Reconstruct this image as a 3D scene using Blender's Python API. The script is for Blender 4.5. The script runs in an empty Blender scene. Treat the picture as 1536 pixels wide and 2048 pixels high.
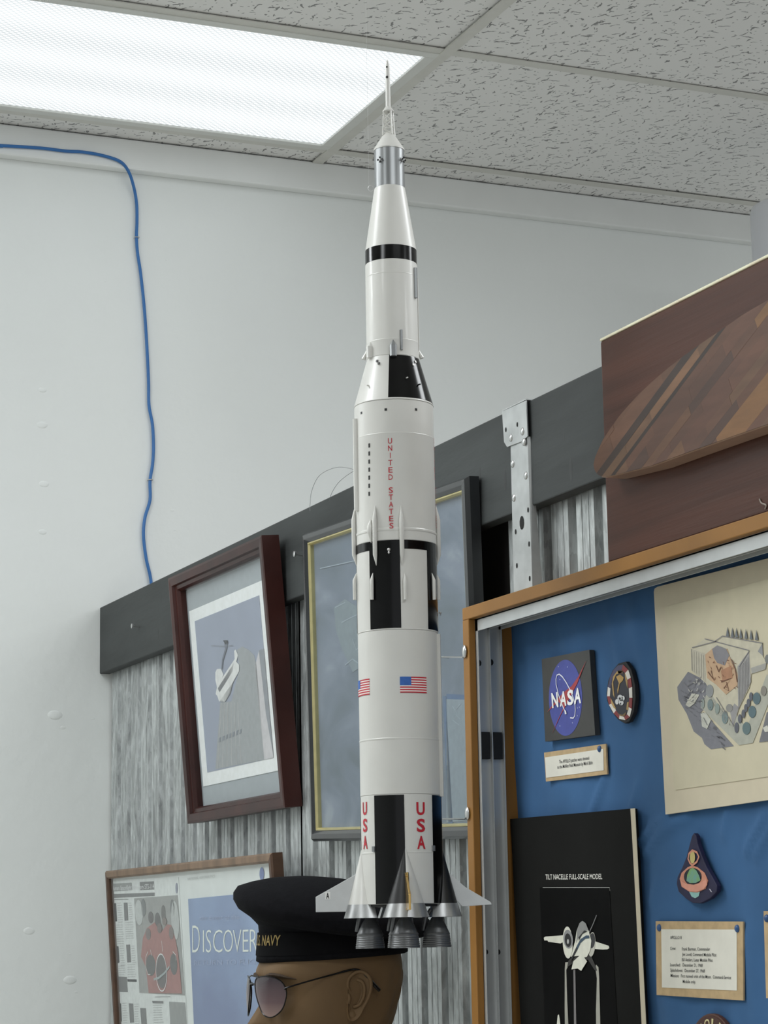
import bpy, bmesh, math, random
from mathutils import Vector, Matrix
random.seed(7)
S = bpy.context.scene
COL = S.collection
# ------------------------------------------------------------------ camera
F, YAW, PITCH, ROLL = 4600.0, .40465985, .18078581, -.01748653
CZ = 1.55
def _axes():
    f = Vector((math.sin(YAW)*math.cos(PITCH), math.cos(YAW)*math.cos(PITCH), math.sin(PITCH)))
    r = Vector((math.cos(YAW), -math.sin(YAW), 0)); u = r.cross(f)
    return (math.cos(ROLL)*r+math.sin(ROLL)*u, -math.sin(ROLL)*r+math.cos(ROLL)*u, f)
AR, AU, AF = _axes()
CAM = Vector((0, 0, CZ))
cd = bpy.data.cameras.new('camera'); cam = bpy.data.objects.new('camera', cd); COL.objects.link(cam)
cam.matrix_world = Matrix(((AR.x, AU.x, -AF.x, 0), (AR.y, AU.y, -AF.y, 0), (AR.z, AU.z, -AF.z, CZ), (0, 0, 0, 1)))
cd.sensor_fit = 'HORIZONTAL'; cd.sensor_width = 36; cd.lens = F/1536*36; cd.clip_start = .05; cd.clip_end = 60
S.camera = cam
# ------------------------------------------------------------------ world, exposure
S.view_settings.view_transform = 'Standard'; S.view_settings.look = 'None'
S.view_settings.gamma = 1; S.view_settings.use_curve_mapping = False
S.view_settings.exposure = 0.13
w = bpy.data.worlds.new('world'); S.world = w; w.use_nodes = True
w.node_tree.nodes['Background'].inputs[0].default_value = (.93, .97, 1, 1)
w.node_tree.nodes['Background'].inputs[1].default_value = .62
LAMP_E = 1.25          # visible lamp panel
FILL_W = {(0, 0): 30, (1, 2): 20, (3, 3): 17, (4, 4): 17, (2, 6): 17, (0, 5): 17, (4, 7): 17}   # unseen lamps added to brighten wall and room, watts each

# ------------------------------------------------------------------ pixel -> ray -> place
def ray(u, v): return AR*((u-768)/F) - AU*((v-1024)/F) + AF
def onx(u, v, x): d = ray(u, v); return CAM + d*(x/d.x)
def ony(u, v, y): d = ray(u, v); return CAM + d*(y/d.y)
def onz(u, v, z): d = ray(u, v); return CAM + d*((z-CZ)/d.z)
def onplane(u, v, p, n): d = ray(u, v); return CAM + d*((p-CAM).dot(n)/d.dot(n))
def proj(p):
    q = Vector(p)-CAM; z = q.dot(AF); return 768+F*q.dot(AR)/z, 1024-F*q.dot(AU)/z, z

# ------------------------------------------------------------------ materials
def lin(c):
    c = c/255.0
    return c/12.92 if c <= .04045 else ((c+.055)/1.055)**2.4
_M = {}
def mat(name, rgb, rough=.6, metal=0.0, k=1.0, noise=0.0, nscale=20.0, bump=0.0, bscale=60.0, spec=.5, stretch=(1, 1, 1), coat=0.0, rgb2=None, lo=.35, hi=.65):
    if name in _M: return _M[name]
    m = bpy.data.materials.new(name); m.use_nodes = True; nt = m.node_tree; b = nt.nodes['Principled BSDF']
    c = [min(.95, lin(x)/k) for x in rgb]
    b.inputs['Base Color'].default_value = (*c, 1); b.inputs['Roughness'].default_value = rough; b.inputs['Metallic'].default_value = metal
    b.inputs['Specular IOR Level'].default_value = spec; b.inputs['Coat Weight'].default_value = coat
    L = nt.links
    if noise or bump:
        tc = nt.nodes.new('ShaderNodeTexCoord'); mp = nt.nodes.new('ShaderNodeMapping'); mp.inputs['Scale'].default_value = stretch
        L.new(tc.outputs['Object'], mp.inputs[0])
    if noise:
        n = nt.nodes.new('ShaderNodeTexNoise'); n.inputs['Scale'].default_value = nscale; n.inputs['Detail'].default_value = 5
        L.new(mp.outputs[0], n.inputs[0])
        r = nt.nodes.new('ShaderNodeValToRGB'); r.color_ramp.elements[0].position = lo; r.color_ramp.elements[1].position = hi
        c2 = [min(.95, lin(x)/k) for x in rgb2] if rgb2 else [min(.95, x*(1+noise)) for x in c]
        c1 = c if rgb2 else [x*(1-noise) for x in c]
        r.color_ramp.elements[0].color = (*c1, 1); r.color_ramp.elements[1].color = (*c2, 1)
        L.new(n.outputs[0], r.inputs[0]); L.new(r.outputs[0], b.inputs['Base Color'])
    if bump:
        n2 = nt.nodes.new('ShaderNodeTexNoise'); n2.inputs['Scale'].default_value = bscale; n2.inputs['Detail'].default_value = 4
        L.new(mp.outputs[0], n2.inputs[0])
        bp = nt.nodes.new('ShaderNodeBump'); bp.inputs['Strength'].default_value = bump; bp.inputs['Distance'].default_value = .004
        L.new(n2.outputs[0], bp.inputs['Height']); L.new(bp.outputs[0], b.inputs['Normal'])
    _M[name] = m; return m
def ink(r, g, b, k=.55, rough=.55):
    return mat('print_%d_%d_%d_%d' % (r, g, b, int(k*100)), (r, g, b), rough, k=k, noise=.06, nscale=90)
def glass_mat():
    if 'glass' in _M: return _M['glass']
    m = bpy.data.materials.new('glass_pane'); m.use_nodes = True; nt = m.node_tree; nt.nodes.clear()
    o = nt.nodes.new('ShaderNodeOutputMaterial'); mx = nt.nodes.new('ShaderNodeMixShader'); fr = nt.nodes.new('ShaderNodeFresnel'); fr.inputs[0].default_value = 1.45
    t = nt.nodes.new('ShaderNodeBsdfTransparent'); t.inputs[0].default_value = (.97, .98, .98, 1); g = nt.nodes.new('ShaderNodeBsdfGlossy'); g.inputs['Roughness'].default_value = .03
    ge = nt.nodes.new('ShaderNodeNewGeometry'); mu = nt.nodes.new('ShaderNodeMath'); mu.operation = 'SUBTRACT'; mu.use_clamp = True
    nt.links.new(fr.outputs[0], mu.inputs[0]); nt.links.new(ge.outputs['Backfacing'], mu.inputs[1]); nt.links.new(mu.outputs[0], mx.inputs[0]); nt.links.new(t.outputs[0], mx.inputs[1]); nt.links.new(g.outputs[0], mx.inputs[2]); nt.links.new(mx.outputs[0], o.inputs[0])
    _M['glass'] = m; return m

# ------------------------------------------------------------------ object helpers
def tag(o, label=None, cat=None, group=None, kind=None):
    if label: o['label'] = label
    if cat: o['category'] = cat
    if group: o['group'] = group
    if kind: o['kind'] = kind
    return o
def origin(o):
    p = Vector((0, 0, 0))
    while o is not None: p += o.location; o = o.parent
    return p
def thing(name, loc, label, cat, group=None):
    o = bpy.data.objects.new(name, None); o.empty_display_size = .05; o.location = loc; COL.objects.link(o)
    return tag(o, label, cat, group)
def obj(name, vf, m, parent=None, loc=None, smooth=False, bevel=0.0, sharp=40):
    """vf = (verts, faces) in WORLD coordinates; stored relative to the parent's place (or loc)."""
    vs, fs = vf
    base = origin(parent) if parent is not None else Vector(loc if loc is not None else (0, 0, 0))
    me = bpy.data.meshes.new(name); me.from_pydata([tuple(Vector(v)-base) for v in vs], [], fs)
    me.validate(); me.update()
    bm = bmesh.new(); bm.from_mesh(me); bmesh.ops.recalc_face_normals(bm, faces=bm.faces)
    if bevel: bmesh.ops.bevel(bm, geom=bm.edges[:], offset=bevel, segments=2, affect='EDGES', profile=.5, clamp_overlap=True)
    bm.to_mesh(me); bm.free()
    if smooth:
        me.polygons.foreach_set('use_smooth', [True]*len(me.polygons))
        try: me.set_sharp_from_angle(angle=math.radians(sharp))
        except Exception: pass
    for mm in (m if isinstance(m, (list, tuple)) else [m]): me.materials.append(mm)
    o = bpy.data.objects.new(name, me); COL.objects.link(o)
    if parent is not None: o.parent = parent
    else: o.location = base
    return o
def merge(*parts):
    V, Fc = [], []
    for vs, fs in parts:
        b = len(V); V += [Vector(v) for v in vs]; Fc += [tuple(i+b for i in f) for f in fs]
    return V, Fc
def box(x0, x1, y0, y1, z0, z1):
    v = [(x, y, z) for z in (z0, z1) for y in (y0, y1) for x in (x0, x1)]
    return [Vector(p) for p in v], [(0, 2, 3, 1), (4, 5, 7, 6), (0, 1, 5, 4), (2, 6, 7, 3), (0, 4, 6, 2), (1, 3, 7, 5)]
def prism(pts, ext):
    """polygon pts (world Vectors) extruded by vector ext"""
    n = len(pts); v = [Vector(p) for p in pts]+[Vector(p)+ext for p in pts]
    f = [tuple(range(n)), tuple(range(2*n-1, n-1, -1))]+[(i, (i+1) % n, n+(i+1) % n, n+i) for i in range(n)]
    return v, f
def tube(pts, r, n=8, cap=True):
    pts = [Vector(p) for p in pts]; V, Fc = [], []; up = Vector((0, 0, 1)); prev = None
    for i, p in enumerate(pts):
        t = (pts[min(i+1, len(pts)-1)]-pts[max(i-1, 0)]).normalized()
        if prev is None: a = t.cross(up if abs(t.z) < .9 else Vector((1, 0, 0))).normalized()
        else: a = (prev-t*prev.dot(t)).normalized()
        prev = a; b = t.cross(a); rr = r[i] if isinstance(r, (list, tuple)) else r
        V += [p+(a*math.cos(2*math.pi*k/n)+b*math.sin(2*math.pi*k/n))*rr for k in range(n)]
    for i in range(len(pts)-1):
        for k in range(n): Fc.append((i*n+k, i*n+(k+1) % n, (i+1)*n+(k+1) % n, (i+1)*n+k))
    if cap: Fc += [tuple(range(n-1, -1, -1)), tuple(range((len(pts)-1)*n, len(pts)*n))]
    return V, Fc
def smoothpts(pts, k=6):
    P = [Vector(p) for p in pts]; out = []
    for i in range(len(P)-1):
        a, b, c, d = P[max(i-1, 0)], P[i], P[i+1], P[min(i+2, len(P)-1)]
        for j in range(k):
            t = j/k; out.append(.5*((2*b)+(c-a)*t+(2*a-5*b+4*c-d)*t*t+(3*b-a-3*c+d)*t**3))
    out.append(P[-1]); return out
def lathe(cx, cy, prof, n=48, dx=Vector((1, 0, 0)), dy=Vector((0, 1, 0)), a0=0, a1=2*math.pi):
    full = abs(a1-a0-2*math.pi) < 1e-6; m = n if full else n+1; V, Fc = [], []
    for r, z in prof:
        for k in range(m):
            a = a0+(a1-a0)*k/n; q = (dx*math.cos(a)+dy*math.sin(a))*r; V.append(Vector((cx+q.x, cy+q.y, z)))
    for i in range(len(prof)-1):
        for k in range(n):
            k2 = (k+1) % m; Fc.append((i*m+k, i*m+k2, (i+1)*m+k2, (i+1)*m+k))
    return V, Fc
def ball(c, r, sx=1, sy=1, sz=1, n=10):
    V, Fc = [], []; c = Vector(c)
    for i in range(n//2+1):
        t = math.pi*i/(n//2)
        for k in range(n):
            a = 2*math.pi*k/n; V.append(c+Vector((r*sx*math.sin(t)*math.cos(a), r*sy*math.sin(t)*math.sin(a), r*sz*math.cos(t))))
    for i in range(n//2):
        for k in range(n): Fc.append((i*n+k, (i+1)*n+k, (i+1)*n+(k+1) % n, i*n+(k+1) % n))
    return V, Fc
# text: 2-D outlines from the built-in font, cached, normalised to a unit box
_T = {}
def text2d(s, bold=0.0):
    key = (s, bold)
    if key not in _T:
        c = bpy.data.curves.new('t', 'FONT'); c.body = s; c.offset = bold; c.resolution_u = 3
        o = bpy.data.objects.new('t', c); COL.objects.link(o)
        dg = bpy.context.evaluated_depsgraph_get(); me = bpy.data.meshes.new_from_object(o.evaluated_get(dg))
        vs = [(v.co.x, v.co.y) for v in me.vertices]; fs = [tuple(p.vertices) for p in me.polygons]
        bpy.data.objects.remove(o); bpy.data.meshes.remove(me); bpy.data.curves.remove(c)
        x0 = min(v[0] for v in vs); x1 = max(v[0] for v in vs)
        capt = .7 if True else 1
        _T[key] = ([((x-x0)/(x1-x0), y/capt) for x, y in vs], fs)
    return _T[key]
def text_map(s, fn, bold=0.0):
    v, f = text2d(s, bold); return [fn(a, b) for a, b in v], f
def text_quad(s, bl, br, tl, bold=0.0):
    return text_map(s, lambda a, b: bl+(br-bl)*a+(tl-bl)*b, bold)

# ================================================================== THE ROOM
YA, ZC = 4.521, CZ+1.667           # back wall, ceiling
XB = 1.324                         # front crest of the corrugated partition
M_wall = mat('white_wall_paint', (234, 237, 235), .75, noise=.015, nscale=3, bump=.25, bscale=45)
M_trim = mat('white_trim_paint', (232, 234, 232), .5, noise=.02, nscale=8)
M_floor = mat('floor_vinyl', (205, 202, 194), .5, noise=.08, nscale=14)
def struct(name, vf, m, **k):
    o = obj(name, vf, m, **k); o['kind'] = 'structure'; return o
struct('floor', box(-4, 6, -4, YA+.1, -.08, 0), M_floor)
wall_back = struct('wall_back', box(-4, 6, YA, YA+.1, 0, ZC+.1), M_wall)
struct('wall_left', box(-4.1, -4, -4, YA+.1, 0, ZC+.1), M_wall)
struct('trim_1', merge(box(-4, 6, YA-.028, YA, ZC-.067, ZC)), M_trim, bevel=.004)
# small filler lumps and screw heads on the wall paint
for (u, v, r) in [(85, 780, .009), (84, 850, .012), (88, 968, .011), (85, 1064, .009), (345, 1021, .005), (350, 1060, .003), (126, 1455, .006), (186, 1437, .004), (140, 1960, .014), (58, 1862, .012), (152, 1984, .004), (110, 1430, .016), (300, 632, .005), (210, 562, .003), (333, 520, .003), (140, 1908, .003)]:
    obj('filler_lump', ball(ony(u, v, YA), r, 1, .09, .6, 12), M_wall, wall_back, smooth=True)

# ---- suspended ceiling: plenum deck, tees and tiles
def tile_mat():
    m = bpy.data.materials.new('fissured_tile'); m.use_nodes = True; nt = m.node_tree; b = nt.nodes['Principled BSDF']; L = nt.links
    b.inputs['Roughness'].default_value = .9
    tc = nt.nodes.new('ShaderNodeTexCoord'); N = nt.nodes.new
    def math_(op, a, bb=None):
        q = N('ShaderNodeMath'); q.operation = op
        for i, x in enumerate((a, bb)):
            if x is None: continue
            if isinstance(x, (int, float)): q.inputs[i].default_value = x
            else: L.new(x, q.inputs[i])
        return q.outputs[0]
    oi = N('ShaderNodeObjectInfo'); om = math_('MULTIPLY', oi.outputs['Random'], 37.0)
    oc = N('ShaderNodeVectorMath'); oc.operation = 'ADD'; L.new(tc.outputs['Object'], oc.inputs[0]); L.new(om, oc.inputs[1])
    warp = N('ShaderNodeTexNoise'); warp.inputs['Scale'].default_value = 60; L.new(oc.outputs[0], warp.inputs[0])
    wv = N('ShaderNodeVectorMath'); wv.operation = 'SUBTRACT'; L.new(warp.outputs['Color'], wv.inputs[0]); wv.inputs[1].default_value = (.5, .5, .5)
    ws = N('ShaderNodeVectorMath'); ws.operation = 'SCALE'; L.new(wv.outputs[0], ws.inputs[0]); ws.inputs['Scale'].default_value = .02
    co = N('ShaderNodeVectorMath'); co.operation = 'ADD'; L.new(oc.outputs[0], co.inputs[0]); L.new(ws.outputs[0], co.inputs[1])
    # flatten z so that marks are 2-D
    fl = N('ShaderNodeVectorMath'); fl.operation = 'MULTIPLY'; L.new(co.outputs[0], fl.inputs[0]); fl.inputs[1].default_value = (1, 1, 0)
    masks = []
    for sc, la, lb, off in ((27, .33, .05, (0, 0, 0)), (34, .24, .05, (3.3, 1.7, 0)), (62, .13, .085, (7.7, 2.1, 0))):
        mp = N('ShaderNodeMapping'); mp.inputs['Scale'].default_value = (sc, sc, 1); mp.inputs['Location'].default_value = off; L.new(fl.outputs[0], mp.inputs[0])
        vo = N('ShaderNodeTexVoronoi'); vo.voronoi_dimensions = '2D'; vo.inputs['Scale'].default_value = 1; L.new(mp.outputs[0], vo.inputs['Vector'])
        d = N('ShaderNodeVectorMath'); d.operation = 'SUBTRACT'; L.new(mp.outputs[0], d.inputs[0]); L.new(vo.outputs['Position'], d.inputs[1])
        sp = N('ShaderNodeSeparateColor'); L.new(vo.outputs['Color'], sp.inputs[0])
        ang = math_('ADD', math_('MULTIPLY', sp.outputs[0], 1.9), .0)
        rot = N('ShaderNodeVectorRotate'); rot.rotation_type = 'Z_AXIS'; L.new(d.outputs[0], rot.inputs['Vector']); L.new(ang, rot.inputs['Angle'])
        sx = N('ShaderNodeSeparateXYZ'); L.new(rot.outputs[0], sx.inputs[0])
        e = math_('ADD', math_('POWER', math_('ABSOLUTE', math_('DIVIDE', sx.outputs[0], la)), 2.0), math_('POWER', math_('ABSOLUTE', math_('DIVIDE', sx.outputs[1], lb)), 2.0))
        on = math_('MULTIPLY', math_('LESS_THAN', e, 1.0), math_('GREATER_THAN', sp.outputs[1], .35))
        masks.append(on)
    allm = math_('MAXIMUM', math_('MAXIMUM', masks[0], masks[1]), masks[2])
    mx = N('ShaderNodeMix'); mx.data_type = 'RGBA'; L.new(allm, mx.inputs[0])
    mx.inputs[6].default_value = (.8, .795, .775, 1); mx.inputs[7].default_value = (.27, .27, .265, 1)
    L.new(mx.outputs[2], b.inputs['Base Color'])
    bp = N('ShaderNodeBump'); bp.invert = True; bp.inputs['Strength'].default_value = .6; bp.inputs['Distance'].default_value = .002
    L.new(allm, bp.inputs['Height']); L.new(bp.outputs[0], b.inputs['Normal'])
    return m
M_tile = tile_mat()
M_tee = mat('ceiling_tee_paint', (206, 205, 198), .5, noise=.03, nscale=30)
TX = [1.78+1.22*k for k in range(-3, 4)]
TY = [4.416-.61*k for k in range(0, 9)]
ceiling = struct('ceiling', box(-4, 6, -4, YA+.1, ZC+.12, ZC+.2), mat('ceiling_deck', (160, 160, 158), .9, noise=.05, nscale=5))
lamp_cells = {(2, 0)}
lamp_cells |= set(FILL_W)
half = .012
for y in TY:
    obj('tee', merge(box(TX[0]-.61, TX[-1]+.61, y-half, y+half, ZC-.002, ZC), box(TX[0]-.61, TX[-1]+.61, y-.001, y+.001, ZC, ZC+.035)), M_tee, ceiling)
for x in TX:
    obj('tee', merge(box(x-half, x+half, TY[-1]-.6, YA-.028, ZC-.0032, ZC-.0002), box(x-.001, x+.001, TY[-1]-.6, YA-.028, ZC, ZC+.035)), M_tee, ceiling)
obj('wall_angle', merge(box(TX[0]-.61, TX[-1]+.61, YA-.019, YA-.001, ZC-.002, ZC)), M_tee, ceiling)
tile_me = {}
def tile(x0, x1, y0, y1):
    key = (round(x1-x0, 3), round(y1-y0, 3)); jit = random.choice([0, .0006, .0012])
    if key not in tile_me:
        o = obj('ceiling_tile', box(x0, x1, y0, y1, ZC+.002, ZC+.016), M_tile, ceiling, bevel=.0015)
        o.data.transform(Matrix.Translation((-x0, -y0, 0))); o.location = (x0, y0, jit); tile_me[key] = o
    else:
        o = tile_me[key].copy(); COL.objects.link(o); o.location = (x0, y0, jit)
        if False: pass
g = .003
for i in range(len(TX)-1):
    tile(TX[i]+g, TX[i+1]-g, TY[0]+g, YA-.004)
    for j in range(len(TY)-1):
        if (i, j) in lamp_cells: continue
        tile(TX[i]+g, TX[i+1]-g, TY[j+1]+g, TY[j]-g)

# ---- fluorescent lamp panels: one in view, the rest added for fill light
def diffuser_mat():
    m = bpy.data.materials.new('prismatic_diffuser'); m.use_nodes = True; nt = m.node_tree; L = nt.links; N = nt.nodes.new; nt.nodes.clear()
    o = N('ShaderNodeOutputMaterial'); em = N('ShaderNodeEmission'); L.new(em.outputs[0], o.inputs[0]); em.inputs['Color'].default_value = (.93, .985, 1, 1)
    tc = N('ShaderNodeTexCoord')
    outs = []
    for rz in (.785, -.785):
        mp = N('ShaderNodeMapping'); mp.inputs['Rotation'].default_value = (0, 0, rz); L.new(tc.outputs['Object'], mp.inputs[0])
        wv = N('ShaderNodeTexWave'); wv.inputs['Scale'].default_value = 32; L.new(mp.outputs[0], wv.inputs[0]); outs.append(wv.outputs['Fac'])
    a = N('ShaderNodeMath'); a.operation = 'MULTIPLY'; L.new(outs[0], a.inputs[0]); L.new(outs[1], a.inputs[1])
    # three tubes behind the lens: gentle bands along the lamp
    sx = N('ShaderNodeSeparateXYZ'); L.new(tc.outputs['Object'], sx.inputs[0])
    c = N('ShaderNodeMath'); c.operation = 'MULTIPLY'; L.new(sx.outputs[1], c.inputs[0]); c.inputs[1].default_value = 2*math.pi/.19
    c2 = N('ShaderNodeMath'); c2.operation = 'COSINE'; L.new(c.outputs[0], c2.inputs[0])
    m1 = N('ShaderNodeMath'); m1.operation = 'MULTIPLY_ADD'; L.new(c2.outputs[0], m1.inputs[0]); m1.inputs[1].default_value = .05; m1.inputs[2].default_value = .58
    m2 = N('ShaderNodeMath'); m2.operation = 'MULTIPLY_ADD'; pw = N('ShaderNodeMath'); pw.operation = 'SQRT'; L.new(a.outputs[0], pw.inputs[0]); L.new(pw.outputs[0], m2.inputs[0]); m2.inputs[1].default_value = .46; L.new(m1.outputs[0], m2.inputs[2])
    s = N('ShaderNodeMath'); s.operation = 'MULTIPLY'; L.new(m2.outputs[0], s.inputs[0]); s.inputs[1].default_value = LAMP_E
    L.new(s.outputs[0], em.inputs['Strength'])
    return m
M_diff = diffuser_mat()
M_lampframe = mat('lamp_frame_enamel', (212, 213, 208), .4, noise=.02, nscale=20)
def lamp(i, j, label):
    x0, x1, y0, y1 = TX[i]+.011, TX[i+1]-.011, TY[j+1]+.011, TY[j]-.011
    cx, cy = (x0+x1)/2, (y0+y1)/2
    t = thing('ceiling_lamp', (cx, cy, ZC+.11), label, 'ceiling lamp', 'fluorescent panels in the ceiling grid')
    wd = .022
    for q in (box(x0, x1, y0, y0+wd, ZC-.004, ZC+.004), box(x0, x1, y1-wd, y1, ZC-.004, ZC+.004), box(x0, x0+wd, y0+wd, y1-wd, ZC-.004, ZC+.004), box(x1-wd, x1, y0+wd, y1-wd, ZC-.004, ZC+.004)):
        obj('door_frame', q, M_lampframe, t, bevel=.001)
    obj('housing', box(x0+.004, x1-.004, y0+.004, y1-.004, ZC+.012, ZC+.11), M_lampframe, t)
    d = obj('diffuser', box(x0+wd-.002, x1-wd+.002, y0+wd-.002, y1-wd+.002, ZC+.001, ZC+.003), M_diff, t)
    return t, cx, cy
L_vis, _, _ = lamp(2, 0, 'glowing fluorescent panel in the ceiling beside the rocket tip')
FILL_LABEL = {(0, 0): 'added unseen fill lamp panel by the back wall, far left of the lit one', (1, 2): 'added unseen fill lamp panel in front of the rocket, over the left aisle',
              (3, 3): 'added unseen fill lamp panel over the partition, right of the rocket', (4, 4): 'added unseen fill lamp panel far right beyond the partition',
              (2, 6): 'added unseen fill lamp panel straight above the viewer', (0, 5): 'added unseen fill lamp panel over the left side behind the rocket aisle', (4, 7): 'added unseen fill lamp panel at the far right rear of the room'}
for n_, (i, j) in enumerate(sorted(lamp_cells-{(2, 0)})):  # added out-of-view panels, each with an area light for fill
    t, cx, cy = lamp(i, j, FILL_LABEL[(i, j)])
    ld = bpy.data.lights.new('fill_light', 'AREA'); ld.shape = 'RECTANGLE'; ld.size = 1.1; ld.size_y = .5; ld.energy = FILL_W[(i, j)]; ld.color = (.95, .985, 1)
    lo = bpy.data.objects.new('fill_light', ld); COL.objects.link(lo); lo.parent = t; lo.location = (0, 0, -.125)
# ---- partition: corrugated sheets, dark top board
def spangle():
    m = bpy.data.materials.new('galvanised_steel'); m.use_nodes = True; nt = m.node_tree; b = nt.nodes['Principled BSDF']; L = nt.links; N = nt.nodes.new
    tc = N('ShaderNodeTexCoord'); mp = N('ShaderNodeMapping'); mp.inputs['Scale'].default_value = (1, 1, .3); L.new(tc.outputs['Object'], mp.inputs[0])
    vo = N('ShaderNodeTexVoronoi'); vo.inputs['Scale'].default_value = 260; vo.inputs['Randomness'].default_value = 1; L.new(mp.outputs[0], vo.inputs['Vector'])
    sp = N('ShaderNodeSeparateColor'); L.new(vo.outputs['Color'], sp.inputs[0])
    no = N('ShaderNodeTexNoise'); no.inputs['Scale'].default_value = 32; no.inputs['Distortion'].default_value = 1.5; no.inputs['Detail'].default_value = 6; L.new(mp.outputs[0], no.inputs[0])
    mul = N('ShaderNodeMath'); mul.operation = 'MULTIPLY_ADD'; L.new(sp.outputs[0], mul.inputs[0]); mul.inputs[1].default_value = .16; L.new(no.outputs[0], mul.inputs[2])
    r = N('ShaderNodeValToRGB'); r.color_ramp.elements[0].position = .35; r.color_ramp.elements[0].color = (.27, .285, .285, 1); r.color_ramp.elements[1].position = .9; r.color_ramp.elements[1].color = (.72, .76, .76, 1)
    L.new(mul.outputs[0], r.inputs[0]); L.new(r.outputs[0], b.inputs['Base Color'])
    b.inputs['Metallic'].default_value = .4; b.inputs['Roughness'].default_value = .4
    return m
M_galv = spangle()
M_board = mat('charcoal_painted_board', (56, 59, 59), .6, k=.82, spec=.3, noise=.25, nscale=4, stretch=(1, .5, 3), bump=.15, bscale=30)
def corrugated(y0, y1, zt, x_off):
    """ribbed roofing sheet: flat crests and valleys with steep sides and a fine stiffening line"""
    V, Fc = [], []; prof = [(0, 0), (.012, 0), (.0132, .003), (.0144, 0), (.030, 0), (.0312, .003), (.0324, 0), (.046, 0), (.050, .018), (.062, .018), (.068, 0)]
    ys = []
    k = 0
    while y0+k*.068 < y1:
        ys += [(y0+k*.068+a, d) for a, d in prof[:-1] if y0+k*.068+a <= y1]; k += 1
    for y, d in ys:
        x = XB+x_off+d
        V += [Vector((x, y, .01)), Vector((x, y, zt))]
    for i in range(len(ys)-1): Fc.append((2*i, 2*i+2, 2*i+3, 2*i+1))
    return V, Fc
ZB1, ZB0 = CZ+.677*.981, CZ+.538*.981
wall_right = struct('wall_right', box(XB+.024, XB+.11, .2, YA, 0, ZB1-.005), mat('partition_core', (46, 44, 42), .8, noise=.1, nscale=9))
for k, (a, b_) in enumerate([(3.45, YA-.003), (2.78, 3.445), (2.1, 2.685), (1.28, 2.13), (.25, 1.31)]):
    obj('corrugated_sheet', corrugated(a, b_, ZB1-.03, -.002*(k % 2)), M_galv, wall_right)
XBD = 1.299
trim_board = struct('trim_2', box(XBD, XB-.003, .25, YA-.002, ZB0, ZB1), M_board, bevel=.002)
M_knot = mat('dark_knot', (44, 46, 46), .6, k=.8, noise=.2, nscale=60)
for (u, v, r) in [(228, 1264, .006), (322, 1195, .008), (316, 1268, .009), (1142, 940, .012), (1010, 960, .012), (1128, 872, .005), (960, 945, .007)]:
    p = onx(u, v, XBD); obj('knot', ball(p, r*.6, .05, .55, 2.2, 10), M_knot, trim_board, smooth=True)
# ---- white post behind the partition
px_ = ony(1503, 470, 4.0); zt_ = ony(1512, 413, 4.0).z
pcx, pcy = px_.x+.09*math.cos(YAW), 4.0-.09*math.sin(YAW)
prof = [(0, 0), (.09, 0), (.09, zt_-.015), (.087, zt_-.006), (.08, zt_-.001), (0, zt_)]
tag(obj('post', lathe(pcx, pcy, prof, 32), mat('white_post_paint', (214, 215, 220), .35, noise=.02, nscale=10), loc=(pcx, pcy, 0), smooth=True), 'round white post rising behind the mounted wood board', 'post')

# ---- blue cable along the wall
yc = YA-.032
cab = [(-30, 288), (0, 291), (80, 296), (130, 302), (165, 304), (205, 311), (240, 323), (257, 343), (267, 372), (273, 405), (274, 440), (273, 474), (275, 505), (281, 545), (288, 610), (293, 680), (297, 760), (298, 810), (305, 850), (307, 895), (305, 930), (300, 962), (300, 1000), (290, 1035), (287, 1070), (292, 1115), (300, 1150), (303, 1175), (304, 1215)]
pts = [ony(u, v, yc if v < 340 else (YA-.024 if v < 365 else (YA-.013 if v < 400 else YA-.006))) for u, v in cab]
pts = [pts[0]+Vector((-.42*k, 0, .006*((-1)**k)+.012*k)) for k in range(9, 0, -1)]+pts
pts = [Vector((p.x, p.y, min(p.z, ZC-.012))) for p in pts]
cable = thing('blue_cable', pts[-1], 'long blue cable hanging down the white wall from the ceiling trim', 'cable')
M_blue = mat('blue_cable_jacket', (44, 98, 156), .4, k=.8, noise=.05, nscale=20)
obj('cord', tube(smoothpts(pts, 6), .0034, 10), M_blue, cable, smooth=True)
for (u, v) in [(273.5, 475), (300.5, 960)]:
    p = ony(u, v, YA-.006); obj('cable_clip', tube([p+Vector((-.0046, .006, 0)), p+Vector((-.0046, -.003, 0)), p+Vector((0, -.0048, 0)), p+Vector((.0046, -.003, 0)), p+Vector((.0046, .006, 0))], .0011, 6), mat('clip_steel', (200, 200, 200), .3, 1), cable)
# ---- screws in the dark board
M_steel = mat('bright_steel', (205, 205, 205), .28, 1.0, noise=.05, nscale=80)
for (u, v, lab) in [(265, 1252, 'bare steel screw in the dark board left of the mahogany-framed photo'), (590, 1108, 'bare steel screw in the dark board between the two framed pictures')]:
    p = onx(u, v, XBD-.014); t = thing('screw', p, lab, 'screw', 'screws in the dark board')
    obj('shank', tube([p+Vector((0, 0, 0)), p+Vector((.016, 0, -.002))], .0018, 8), M_steel, t, smooth=True)
    obj('head', tube([p+Vector((-.003, 0, 0)), p+Vector((-.002, 0, 0)), p+Vector((.001, 0, 0))], [.002, .0048, .0048], 12), M_steel, t, smooth=True)

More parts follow.
